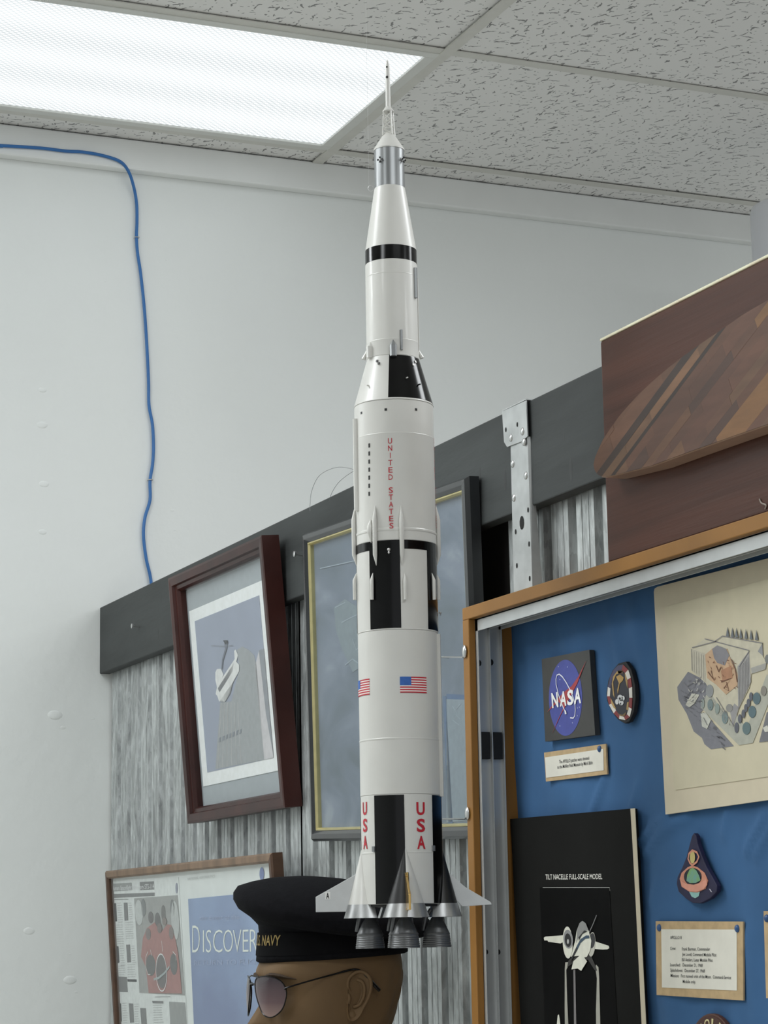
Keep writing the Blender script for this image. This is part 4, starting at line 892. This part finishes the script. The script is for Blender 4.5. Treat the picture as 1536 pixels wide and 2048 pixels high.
ptext('poster_title', p5, 'TILT NACELLE FULL-SCALE MODEL', *Z3([(428, 312), (1030, 308)]), 10.2, .0006, I(205, 203, 196), bpost, .012)
stroke('photo_edge', p5, Z3([(400, 398), (1108, 398), (1112, 432)]), .0007, .0008, I(150, 150, 146), bpost)
h5 = .0008
def da(pts, c, dh=0.0, nm='printed_shape'): decal(nm, p5, Z3(pts), h5+dh, I(*c), bpost, .0002)
CW = (198, 197, 184)
for pts in ([(640, 1190), (690, 1185), (650, 1270), (660, 1600), (688, 2200), (640, 2200), (634, 1700), (635, 1260)], [(965, 1215), (990, 1240), (998, 1340), (1010, 1843), (1018, 2200), (970, 2200), (965, 1700), (975, 1360), (960, 1260)]): da(pts, (150, 148, 138), 0, 'printed_strut')
da([(725, 1270), (745, 1265), (752, 1650), (765, 2200), (735, 2200), (730, 1600)], (108, 104, 104), 0, 'printed_strut')
da([(412, 930), (430, 917), (625, 903), (615, 975), (590, 990), (460, 972), (450, 958), (418, 958)], CW, .0002, 'printed_wing'); da([(955, 968), (1100, 1015), (1105, 1040), (1085, 1052), (1035, 1055), (950, 1048)], CW, .0002, 'printed_wing')
da([(690, 1150), (900, 1090), (960, 1230), (975, 1280), (950, 1270), (880, 1160), (720, 1200), (660, 1240), (670, 1180)], (40, 38, 36), .0003)
da(ell(665, 980, 52, 170, 24, -2), CW, .0004, 'printed_nacelle'); da(ell(670, 945, 50, 100, 24, -5), (128, 128, 128), .0006, 'printed_intake'); da(ell(668, 955, 34, 72, 20, -5), (22, 22, 24), .0008, 'printed_intake'); da(ell(668, 970, 10, 26, 12), (170, 170, 168), .001, 'printed_hub')
da(ell(920, 1000, 38, 130, 24, 4), (170, 168, 158), .0004, 'printed_nacelle'); da(ell(922, 960, 32, 80, 20, 4), (44, 44, 46), .0006, 'printed_intake')
da([(745, 960), (760, 860), (790, 775), (820, 750), (855, 775), (885, 850), (915, 960), (905, 1060), (870, 1130), (840, 1140), (870, 1180), (808, 1280), (770, 1255), (705, 1265), (725, 1180), (790, 1120), (700, 1130)], CW, .001, 'printed_fuselage')
da([(765, 850), (790, 775), (820, 750), (855, 775), (885, 850), (840, 855), (780, 925), (755, 985)], (124, 124, 122), .0012, 'printed_nose')
da([(780, 925), (840, 852), (875, 860), (820, 890), (782, 960)], (20, 20, 22), .0014, 'printed_band'); da([(760, 1020), (800, 945), (860, 905), (890, 905), (895, 935), (850, 940), (800, 985), (765, 1060)], (46, 66, 84), .0014, 'printed_band')
da([(700, 1150), (760, 1020), (765, 1060), (690, 1200)], (26, 26, 30), .0014, 'printed_band')
stroke('printed_probe', p5, Z3([(893, 870), (930, 790), (970, 690)]), h5+.0012, .0014, I(110, 110, 110), bpost)
da([(560, 1750), (572, 1742), (580, 1790), (592, 1900), (540, 1950), (555, 1800)], CW, .0004, 'printed_figure')
# teardrop patch
p6 = CP(.0065)
Z4 = lambda pts: [(1300+x/5.02, 1640+y/5.02) for x, y in pts]
tear = thing('teardrop_patch', p6.px(1398, 1807), 'teardrop-shaped navy patch with a copper figure eight and an earth', 'patch')
obj('backing', prism([p6.px(*q) for q in Z4([(440, 130), (462, 160), (475, 240), (510, 340), (570, 480), (640, 600), (672, 660), (668, 720), (600, 790), (500, 838), (430, 835), (360, 790), (285, 720), (265, 640), (275, 570), (320, 480), (365, 370), (395, 250), (420, 160)])], Vector((.0055, 0, 0))), mat('patch_navy', (26, 24, 54), .6, k=KC, noise=.15, nscale=60), tear, bevel=.0008)
CU = (188, 128, 104)
decal('copper_body', p6, Z4([(425, 455), (480, 475), (550, 530), (585, 610), (560, 690), (480, 728), (400, 722), (320, 670), (300, 590), (320, 530), (380, 475)]), .0003, I(*CU), tear, .0003)
decal('dark_gap', p6, Z4(ell(430, 570, 88, 88, 24)), .0007, I(20, 18, 32), tear, .0002)
decal('copper_band', p6, Z4([(310, 610), (365, 640), (440, 650), (520, 625), (570, 590), (575, 650), (540, 695), (470, 720), (400, 715), (330, 670)]), .001, I(196, 136, 116), tear, .0002)
decal('earth', p6, Z4([(368, 610), (375, 550), (400, 495), (430, 480), (465, 505), (495, 560), (507, 605), (460, 632), (400, 632)]), .0013, mat('earth_print', (98, 142, 140), .5, k=KC, noise=.5, nscale=90, rgb2=(110, 150, 80)), tear, .0002)
decal('earth_foot', p6, Z4([(395, 722), (500, 722), (490, 765), (455, 785), (420, 770)]), .0003, I(126, 166, 160), tear, .0002)
stroke('copper_loop', p6, Z4([(425, 455), (470, 420), (490, 370), (470, 325), (425, 305), (390, 340), (382, 390), (400, 430), (425, 455)]), .0012, .0024, I(*CU), tear)
decal('moon', p6, Z4(ell(427, 375, 26, 62, 18)), .0009, I(178, 164, 104), tear, .0002)
decal('glint', p6, Z4([(592, 690), (605, 692), (625, 725), (612, 722)]), .0005, I(170, 168, 180), tear, .0002)
# typed card below it
card2 = thing('label_card', p3.px(1400, 1995), 'white typed card with two blue pins below the teardrop patch', 'card', 'typed cards pinned in the case')
obj('mount', prism([p3.px(*q) for q in Z4([(57, 1015), (932, 1020), (936, 1812), (66, 1757)])], Vector((.002, 0, 0))), M_tan, card2)
decal('paper', p3, Z4([(115, 1097), (872, 1100), (874, 1712), (122, 1682)]), .0002, M_wht, card2, .0003)
for s_, x0, x1, y, y2 in (('APOLLO 8', 202, 316, 1195, 1195), ('Crew:', 202, 258, 1305, 1304), ('Frank Borman, Commander', 320, 602, 1310, 1312), ('Jim Lovell, Command Module Pilot', 322, 665, 1364, 1370), ('Bill Anders, Lunar Module Pilot', 320, 628, 1418, 1424), ('Launched:', 202, 305, 1468, 1470), ('December 21, 1968', 328, 527, 1470, 1476), ('Splashdown:', 204, 328, 1522, 1526), ('December 27, 1968', 348, 548, 1526, 1532), ('Mission:', 206, 290, 1576, 1580), ('First manned orbit of the Moon.  Command-Service', 310, 812, 1580, 1598), ('Module only.', 328, 458, 1636, 1640)):
    a, b_ = Z4([(x0, y), (x1, y2)]); ptext('typed_line', p3, s_, a, b_, 6.4, .0009, M_txt, card2, .004)
for q in ((95, 1082), (878, 1090)): obj('pin', ball(p3.px(*Z4([q])[0]), .0042, .7, 1, 1, 10), M_pin, card2, smooth=True)
# card cut off by the picture edge
card3 = thing('label_card', p3.px(1560, 1996), 'tan pinned card cut off at the right edge of the picture', 'card', 'typed cards pinned in the case')
obj('mount', prism([p3.px(*q) for q in Z4([(1140, 915), (2000, 905), (2030, 1830), (1165, 1788)])], Vector((.002, 0, 0))), M_tan, card3)
decal('paper', p3, Z4([(1205, 1000), (1930, 992), (1950, 1740), (1222, 1712)]), .0002, M_wht, card3, .0003)
obj('pin', ball(p3.px(*Z4([(1175, 988)])[0]), .0042, .7, 1, 1, 10), M_pin, card3, smooth=True)
# round patch peeping in at the bottom
cpat = thing('round_patch', p6.px(1424, 2230), 'round brown-rimmed patch with cream lettering at the bottom of the picture', 'patch')
C0 = (1421, 2127); A_, B_ = 49, 100
obj('backing', prism([p6.px(*q) for q in ell(*C0, A_, B_, 40)], Vector((.0055, 0, 0))), I(74, 44, 34), cpat, bevel=.0008)
decal('rim', p6, ell(*C0, A_*.95, B_*.95, 40), .0003, I(64, 36, 30), cpat, .0002)
decal('field', p6, ell(*C0, A_*.66, B_*.66, 40), .0007, I(120, 112, 104), cpat, .0002)
for i, ch in enumerate('APOLLO'):
    th = math.radians(-90-52+i*20.8); 
    def rim(a, b, th=th):
        t2 = th+(a-.5)*.27; r = .72+.18*b; return p6.px(C0[0]+A_*r*math.cos(t2), C0[1]+B_*r*math.sin(t2), .0009)
    obj('patch_letter', text_map(ch, rim, .02), I(196, 186, 140), cpat)

# ================================================================== WOOD BOARD WITH INLAID BLADE ON TOP OF THE CASE
XW = 1.252
WP = Plane((XW, 2.0, 2.1))
M_mhg = mat('reddish_board', (88, 54, 42), .42, k=1.25, noise=.2, nscale=7, stretch=(1, .25, 6), bump=.1, bscale=40, spec=.2)
bt = WP.px(1200, 683); bb = CZT+.0005
wb = thing('mounting_board', (XW+.015, 1.8, bb), 'reddish-brown wooden board standing on top of the display case', 'board')
obj('plank', box(XW, XW+.024, 1.2, bt.y, bb, bt.z), M_mhg, wb, bevel=.0025)
obj('rim_light_strip', box(XW-.0008, XW+.024, 1.2, bt.y-.0006, bt.z-.0002, bt.z+.003), mat('rim_light_tone', (232, 214, 186), .5, k=.8, noise=.1, nscale=30), wb, bevel=.001)  # rim light on the bevelled top edge, put in as a pale strip
XL = 1.224; LP = Plane((XL, 2.0, 2.1))
up = [(1187, 931), (1190, 916), (1196, 902), (1206, 880), (1220, 859), (1238, 833), (1259.5, 808), (1281, 785), (1306.5, 761), (1336, 736), (1368, 711), (1400, 688), (1433, 665.6), (1487, 627.7), (1536, 598.8), (1640, 548)]
dn = [(1640, 800), (1536, 850), (1469, 873), (1382, 904), (1303, 933), (1252, 945.7), (1226, 952), (1212.5, 955), (1203, 955), (1194, 949), (1189, 941)]
ol = [LP.px(u, v) for u, v in up+dn]
blade = thing('laminated_blade', ol[0]+Vector((.014, 0, -.01)), 'rounded laminated wood blade with diagonal dark stripes fixed on the board', 'blade')
M_bl_edge = mat('blade_edge', (150, 122, 102), .4, k=.78, noise=.1, nscale=20, coat=.3)
obj('core', prism(ol, Vector((XW-XL-.0006, 0, 0))), M_bl_edge, blade, bevel=.002)
def clip(poly, n, d, keep):   # 2-D half-plane clip
    out = []
    for i in range(len(poly)):
        a, b = poly[i], poly[(i+1) % len(poly)]; da_, db_ = (a[0]*n[0]+a[1]*n[1]-d)*keep, (b[0]*n[0]+b[1]*n[1]-d)*keep
        if da_ >= 0: out.append(a)
        if da_*db_ < 0: t = da_/(da_-db_); out.append((a[0]+(b[0]-a[0])*t, a[1]+(b[1]-a[1])*t))
    return out
p2d = [(-p.y, p.z) for p in ol]
cx_ = sum(p[0] for p in p2d)/len(p2d); cz_ = sum(p[1] for p in p2d)/len(p2d)
p2d = [(cx_+(x-cx_)*.992, cz_+(z-cz_)*.985) for x, z in p2d]
q0, q1 = LP.px(1202, 946), LP.px(1372, 716)
dv = Vector((-(q1.y-q0.y), q1.z-q0.z)).normalized(); nv = (dv.y, -dv.x)
def off(u, v): p = LP.px(u, v); return -p.y*nv[0]+p.z*nv[1]
edges = [off(1196, 905), off(1199, 940), off(1207, 950), off(1222, 952), off(1231, 950)]
tones = [(96, 66, 48), (54, 40, 33), (104, 76, 54), (48, 36, 30)]
pal = [(94, 62, 46), (106, 74, 50), (84, 56, 42), (96, 66, 46), (120, 84, 50), (90, 60, 44), (98, 70, 50), (72, 50, 40), (88, 58, 44), (92, 62, 46)]
last = edges[-1]; rs = random.Random(5)
while len(edges) < 26: edges.append(edges[-1]+(.0115 if len(edges) % 3 else .016))
edges.insert(0, edges[0]-.2)
tones.insert(0, (94, 64, 46))
def along(u, v): p = LP.px(u, v); return -p.y*dv.x+p.z*dv.y
t0 = min(x*dv.x+z*dv.y for x, z in p2d); t1 = max(x*dv.x+z*dv.y for x, z in p2d)
for i in range(len(edges)-1):
    a = clip(clip(p2d, nv, edges[i], 1), nv, edges[i+1], -1)
    if len(a) < 3: continue
    cuts = [t0-.1]
    if i in (2, 4): cuts += []            # continuous dark stringers
    else:
        t = t0+rs.uniform(.01, .09)
        while t < t1: cuts.append(t); t += rs.uniform(.05, .13)
    cuts.append(t1+.1)
    for j in range(len(cuts)-1):
        pc = clip(clip(a, (dv.x, dv.y), cuts[j], 1), (dv.x, dv.y), cuts[j+1], -1)
        if len(pc) < 3: continue
        c = tones[i] if i < 5 else pal[rs.randrange(len(pal))]
        if i < 5 and i % 2: f_ = rs.uniform(.9, 1.12); c = tuple(int(x*f_) for x in c)
        mm = mat('lamination_%d_%d_%d' % c, c, .45, k=.92, noise=.15, nscale=30, stretch=(1, .4, 2), spec=.3)
        e_ = rs.uniform(0, .0002); obj('lamination', prism([Vector((XL-.0006-e_, -x, z)) for x, z in pc], Vector((.001, 0, 0))), mm, blade)
fl = LP.px(1522, 1008); obj('lint', tube(smoothpts([onx(u, v, XW-.001) for u, v in ((1519, 998), (1523, 1006), (1532, 1010), (1530, 1018))], 4), .0009, 5), mat('lint', (170, 160, 150), .9, noise=.05), wb)

# ================================================================== MANNEQUIN, CAP, SUNGLASSES
HX, HY, HE = 1.148, 2.9, 1.474            # head centre, eye height; faces -x
M_skin = mat('mannequin_skin', (116, 92, 64), .6, k=1.05, spec=.25, noise=.06, nscale=12, bump=.08, bscale=50)
lev = [  # dz from eye line, front, back, half width
 (.128, .004, .004, .004), (.126, .026, .035, .03), (.118, .047, .06, .05), (.1, .067, .08, .066), (.075, .08, .092, .0745), (.05, .0865, .099, .078), (.034, .09, .101, .0785), (.022, .0905, .1015, .0785), (.01, .085, .1, .0775), (0, .082, .098, .0768), (-.012, .0815, .095, .0758), (-.024, .082, .091, .0742), (-.036, .083, .0865, .072), (-.048, .0842, .082, .0692), (-.058, .0855, .078, .0666), (-.066, .0885, .075, .064), (-.072, .0855, .072, .062), (-.078, .0875, .07, .06), (-.086, .082, .068, .0572), (-.096, .0835, .066, .0532), (-.106, .081, .065, .049), (-.114, .07, .064, .046), (-.12, .05, .064, .046), (-.13, .038, .064, .0475), (-.15, .036, .065, .049), (-.18, .036, .067, .051), (-.2, .04, .07, .058), (-.215, .05, .076, .085), (-.23, .066, .083, .125), (-.25, .082, .09, .168), (-.28, .094, .098, .196), (-.34, .104, .106, .2), (-.45, .108, .102, .18), (-.58, .1, .092, .158), (-.64, .1, .094, .162), (-.66, .02, .02, .02)]
def head_pt(dz, f, b, w_, th):
    c, s = math.cos(th), math.sin(th); e = .86
    X = (f if c > 0 else b)*math.copysign(abs(c)**e, c); Y = w_*math.copysign(abs(s)**e, s)
    if c > 0 and -.13 < dz < .06:
        g = lambda v, s_: math.exp(-(v/s_)**2)
        nose = .0
        if -.052 < dz < .012: t = (.012-dz)/.056; nose = .033*max(0, t)**1.1*(1 if dz > -.04 else max(0, 1-(-.04-dz)/.014))
        X += nose*g(Y, .0105+.004*max(0, -dz/.04))
        X += .004*g(dz-.026, .009)*g(abs(Y)-.03, .026)         # brow
        X -= .011*g(dz+.002, .013)*g(abs(Y)-.033, .016)        # eye socket
        X += .004*g(dz+.002, .008)*g(abs(Y)-.033, .011)        # eyeball
        X += .004*g(dz+.03, .016)*g(abs(Y)-.042, .018)         # cheek
        X -= .004*g(dz+.072, .0022)*g(Y, .022)                 # lip line
    if c < -.2 and -.1 < dz < .03: X -= .0012*math.sin(Y*260+dz*60)+.0009*math.sin(Y*420-dz*90)  # carved hair ridges
    return Vector((HX-X, HY+Y, HE+dz))
N_ = 96; V, Fc = [], []
LV = []
for i in range(len(lev)-1):      # subdivide between the head levels
    a, b = lev[i], lev[i+1]; m = max(1, int((a[0]-b[0])/.004)) if a[0] > -.2 else 2
    for q in range(m): t = q/m; LV.append(tuple(a[k]+(b[k]-a[k])*t for k in range(4)))
LV.append(lev[-1])
for L_ in LV:
    for k in range(N_): V.append(head_pt(*L_, 2*math.pi*k/N_))
for i in range(len(LV)-1):
    for k in range(N_): Fc.append((i*N_+k, i*N_+(k+1) % N_, (i+1)*N_+(k+1) % N_, (i+1)*N_+k))
Fc += [tuple(range(N_-1, -1, -1)), tuple(range((len(LV)-1)*N_, len(LV)*N_))]
def ear(side):
    """ear: flat shell standing a little off the head, with helix rim, inner ridge, bowl, tragus and lobe"""
    base = ony(709, 1991, HY-.0765); bx, bz = base.x, base.z
    def E(x, z, h): return Vector((bx+x, HY+side*(.0715+h+.22*max(0, x+.012)), bz+z))
    out = [(-.0105, .012), (-.009, .022), (-.002, .029), (.007, .031), (.0155, .0275), (.0205, .019), (.0205, .007), (.0165, -.006), (.0105, -.017), (.005, -.027), (-.002, -.033), (-.008, -.0315), (-.0105, -.022), (-.0105, -.008)]
    P = smoothpts([Vector((x, z, 0)) for x, z in out+[out[0]]], 4)[:-1]; n = len(P); EV, EF = [], []
    c0 = Vector((0, -.002, 0)); lv = ((1.0, -.006), (1.0, .004), (.96, .0065), (.88, .0055), (.8, .0035), (.68, .0035), (.58, .0025), (.42, -.0005), (.2, -.0025))
    for s_, h in lv: EV += [E(c0.x+(p.x-c0.x)*s_, c0.y+(p.y-c0.y)*s_, h) for p in P]
    for i in range(len(lv)-1):
        for k in range(n): EF.append((i*n+k, i*n+(k+1) % n, (i+1)*n+(k+1) % n, (i+1)*n+k))
    EF.append(tuple((len(lv)-1)*n+k for k in range(n)))
    helix = tube(smoothpts([E(x, z, h) for x, z, h in ((-.004, .004, .001), (-.0095, .012, .005), (-.008, .022, .006), (-.001, .0285, .0065), (.007, .0302, .0065), (.0148, .0265, .0065), (.0195, .0185, .0065), (.0195, .007, .006), (.0155, -.006, .005), (.0095, -.0165, .004))], 4), .0024, 8)
    anti = tube(smoothpts([E(x, z, h) for x, z, h in ((.003, .02, .003), (.0095, .017, .0045), (.012, .008, .005), (.0105, -.003, .0045), (.005, -.012, .004), (-.002, -.0145, .003))], 4), .0022, 8)
    trag = tube(smoothpts([E(x, z, h) for x, z, h in ((-.0095, .004, .002), (-.0075, -.003, .0045), (-.0085, -.010, .003))], 4), .0028, 8)
    lobe = ball(E(-.002, -.0255, .001), .0068, 1, .55, 1.05, 12)
    return merge((EV, EF), helix, anti, trag, lobe)
man = thing('mannequin', (HX, HY, 0), 'tan mannequin head in a dark cap facing left below the rocket', 'mannequin')
obj('body', merge((V, Fc), ear(-1), ear(1)), M_skin, man, smooth=True, sharp=70)
obj('jacket', (lambda vv: (vv, [(i*N_+k, i*N_+(k+1) % N_, (i+1)*N_+(k+1) % N_, (i+1)*N_+k) for i in range(6) for k in range(N_)]))([Vector((HX-(f if math.cos(t) > 0 else b)*math.copysign(abs(math.cos(t))**.86, math.cos(t)), HY+w_*math.copysign(abs(math.sin(t))**.86, math.sin(t)), HE+dz)) for dz, f, b, w_ in ((-.205, .05, .08, .075), (-.225, .07, .09, .12), (-.248, .088, .098, .176), (-.28, .1, .106, .204), (-.34, .11, .114, .208), (-.5, .114, .11, .186), (-.72, .118, .112, .186)) for t in [2*math.pi*k/N_ for k in range(N_)]]), mat('navy_jacket_wool', (22, 24, 34), .85, noise=.1, nscale=80), man, smooth=True)
obj('stand_pole', lathe(HX, HY, [(.001, HE-.63), (.016, HE-.63), (.016, .02), (.13, .018), (.14, .008), (.14, 0), (.001, 0)], 24), M_steel, man, smooth=True)
for sd in (-1, 1):
    bp_ = []
    for k in range(9):
        Yb = .012+.046*k/8; dzb = .0215+.004*math.sin(math.pi*k/8)-.003*k/8
        L_ = min(LV, key=lambda l: abs(l[0]-dzb)); best = min((head_pt(*L_, sd*t*.01) for t in range(0, 150)), key=lambda p: abs(abs(p.y-HY)-Yb)); bp_.append(Vector((best.x-.0004, best.y, HE+dzb)))
    obj('eyebrow', tube(bp_, [.0012, .0022, .0026, .0028, .0028, .0026, .0022, .0016, .0008], 8), mat('painted_brow', (64, 48, 32), .8, noise=.2, nscale=200), man, smooth=True)
# cap
M_cap = mat('navy_wool', (19, 19, 22), .92, noise=.15, nscale=90, bump=.15, bscale=300, spec=.12)
def hp(u, v): p = ony(u, v, HY); return p.x, p.z
rings = [((525, 1926), (801, 1905), .086), ((519, 1923), (806, 1902), .09), ((520, 1908), (806, 1886), .09), ((523, 1898), (806, 1880), .0885), ((525, 1868), (812, 1858), .09), ((524, 1852), (822, 1858), .096), ((508, 1838), (838, 1862), .108), ((485, 1822), (848, 1858), .119), ((476, 1805), (851, 1848), .123), ((476, 1792), (848, 1836), .122), ((484, 1779), (838, 1824), .115), ((510, 1770), (815, 1806), .1), ((545, 1762), (785, 1786), .08), ((590, 1757), (750, 1770), .052), ((640, 1755.5), (700, 1760), .015)]
V, Fc = [], []; N2 = 64
def cap_pt(ring, th):
    (f, b, w_) = ring; fx, fz = hp(*f); bx, bz = hp(*b); c, s = math.cos(th), math.sin(th); cx_, cz_ = (fx+bx)/2, (fz+bz)/2
    return Vector((cx_+(fx-bx)/2*c, HY+w_*s, cz_+(fz-bz)/2*c+.019*s*max(0, min(1, (w_-.09)/.02)) if f[1] > 1800 else cz_+(fz-bz)/2*c+.019*s*w_/.12))
for r in rings:
    for k in range(N2): V.append(cap_pt(r, 2*math.pi*k/N2))
for i in range(len(rings)-1):
    for k in range(N2): Fc.append((i*N2+k, i*N2+(k+1) % N2, (i+1)*N2+(k+1) % N2, (i+1)*N2+k))
Fc.append(tuple(range((len(rings)-1)*N2, len(rings)*N2)))
cap = thing('sailor_cap', (HX, HY, HE+.02), 'black wool sailor cap with gold lettering on the mannequin', 'cap')
cb = obj('crown', (V, Fc), M_cap, cap, smooth=True, sharp=80)
bandr = [((518.5, 1912), (807, 1892), .0915), ((522, 1866), (812, 1856), .0915)]
V, Fc = [], []
for r in bandr:
    for k in range(N2): V.append(cap_pt(r, 2*math.pi*k/N2))
for k in range(N2): Fc.append((k, (k+1) % N2, N2+(k+1) % N2, N2+k))
obj('ribbon', (V, Fc), mat('cap_ribbon', (14, 14, 16), .8, noise=.1, nscale=60, spec=.08), cap, smooth=True)
def band_text(a, b):
    # a runs left to right seen from outside; front of the cap is th=0, near side (smaller y) is th<0
    th = .21-a*.70; v = .46+.45*b
    p = cap_pt(bandr[0], th)*(1-v)+cap_pt(bandr[1], th)*v; c_ = (cap_pt(bandr[0], 0)+cap_pt(bandr[0], math.pi))/2
    o = Vector((p.x-c_.x, p.y-c_.y, 0)).normalized(); return p+o*.0008
obj('lettering', text_map('U.S. NAVY', band_text, .01), mat('gold_thread', (150, 128, 70), .6, .1, k=1.0, noise=.15, nscale=300), cap)
# sunglasses
M_gf = mat('sunglass_frame', (18, 17, 17), .25, .4, noise=.05)
def lens_mat():
    m = bpy.data.materials.new('tinted_lens'); m.use_nodes = True; nt = m.node_tree; b = nt.nodes['Principled BSDF']; L = nt.links; N = nt.nodes.new
    tc = N('ShaderNodeTexCoord'); sx = N('ShaderNodeSeparateXYZ'); L.new(tc.outputs['Object'], sx.inputs[0])
    mr = N('ShaderNodeMapRange'); L.new(sx.outputs[2], mr.inputs[0]); mr.inputs[1].default_value = -.034; mr.inputs[2].default_value = .018
    r = N('ShaderNodeValToRGB'); r.color_ramp.elements[0].color = (.3, .2, .17, 1); r.color_ramp.elements[1].color = (.03, .018, .024, 1); e = r.color_ramp.elements.new(.45); e.color = (.1, .055, .06, 1)
    L.new(mr.outputs[0], r.inputs[0]); L.new(r.outputs[0], b.inputs['Base Color']); b.inputs['Roughness'].default_value = .08; b.inputs['Coat Weight'].default_value = .3
    return m
M_lens = lens_mat()
gl = thing('sunglasses', (HX-.1, HY, HE), 'dark aviator sunglasses with tinted lenses on the mannequin face', 'sunglasses')
lo2 = [(.009, .008), (.014, .0155), (.03, .018), (.048, .0165), (.060, .011), (.066, .0), (.065, -.012), (.06, -.024), (.05, -.032), (.04, -.034), (.029, -.030), (.02, -.019), (.012, -.005)]
def gpt(s, z, side, d=0.0): return Vector((HX-(.1055-5.2*s*s)-d, HY+side*s, HE+z+.0045))
for side in (-1, 1):
    o2 = [(v.x, v.y) for v in smoothpts([Vector((a, b, 0)) for a, b in lo2+[lo2[0]]], 4)[:-1]]
    V, Fc = [], []; n = len(o2); cs, cz2 = .038, -.008
    for sc in (1, .75, .5, .25):
        for s, z in o2: V.append(gpt(cs+(s-cs)*sc, cz2+(z-cz2)*sc, side, .0025*(1-sc*sc)))
    for i in range(3):
        for k in range(n): Fc.append((i*n+k, i*n+(k+1) % n, (i+1)*n+(k+1) % n, (i+1)*n+k))
    Fc.append(tuple(3*n+k for k in range(n)))
    ln = obj('lens', (V, Fc), M_lens, gl, smooth=True); 
    obj('rim', tube([gpt(s, z, side) for s, z in o2+[o2[0]]], .0009, 6, False), M_gf, gl, smooth=True)
    tp = [gpt(.066, .002, side), ony(572, 1976, HY-.071), ony(620, 1961.5, HY-.076), ony(668, 1948.5, HY-.0785), ony(700, 1940, HY-.08), ony(716, 1939.5, HY-.081), ony(730, 1949, HY-.082), ony(746, 1967, HY-.082), ony(759, 1981, HY-.081)]
    if side > 0: tp = [Vector((p.x, 2*HY-p.y, p.z)) for p in tp]; tp[0] = gpt(.066, .002, 1)
    obj('temple_arm', tube(smoothpts(tp, 4), [.0011]*14+[.0014]*8+[.0019]*5+[.0024]*6, 8), M_gf, gl, smooth=True)
obj('bridge', tube([gpt(.011, .007, -1), gpt(0, .0095, 1, .001), gpt(.011, .007, 1)], .001, 6), M_gf, gl)
obj('brow_bar', tube([gpt(.02, .0165, -1), gpt(0, .019, 1, .001), gpt(.02, .0165, 1)], .001, 6), M_gf, gl)
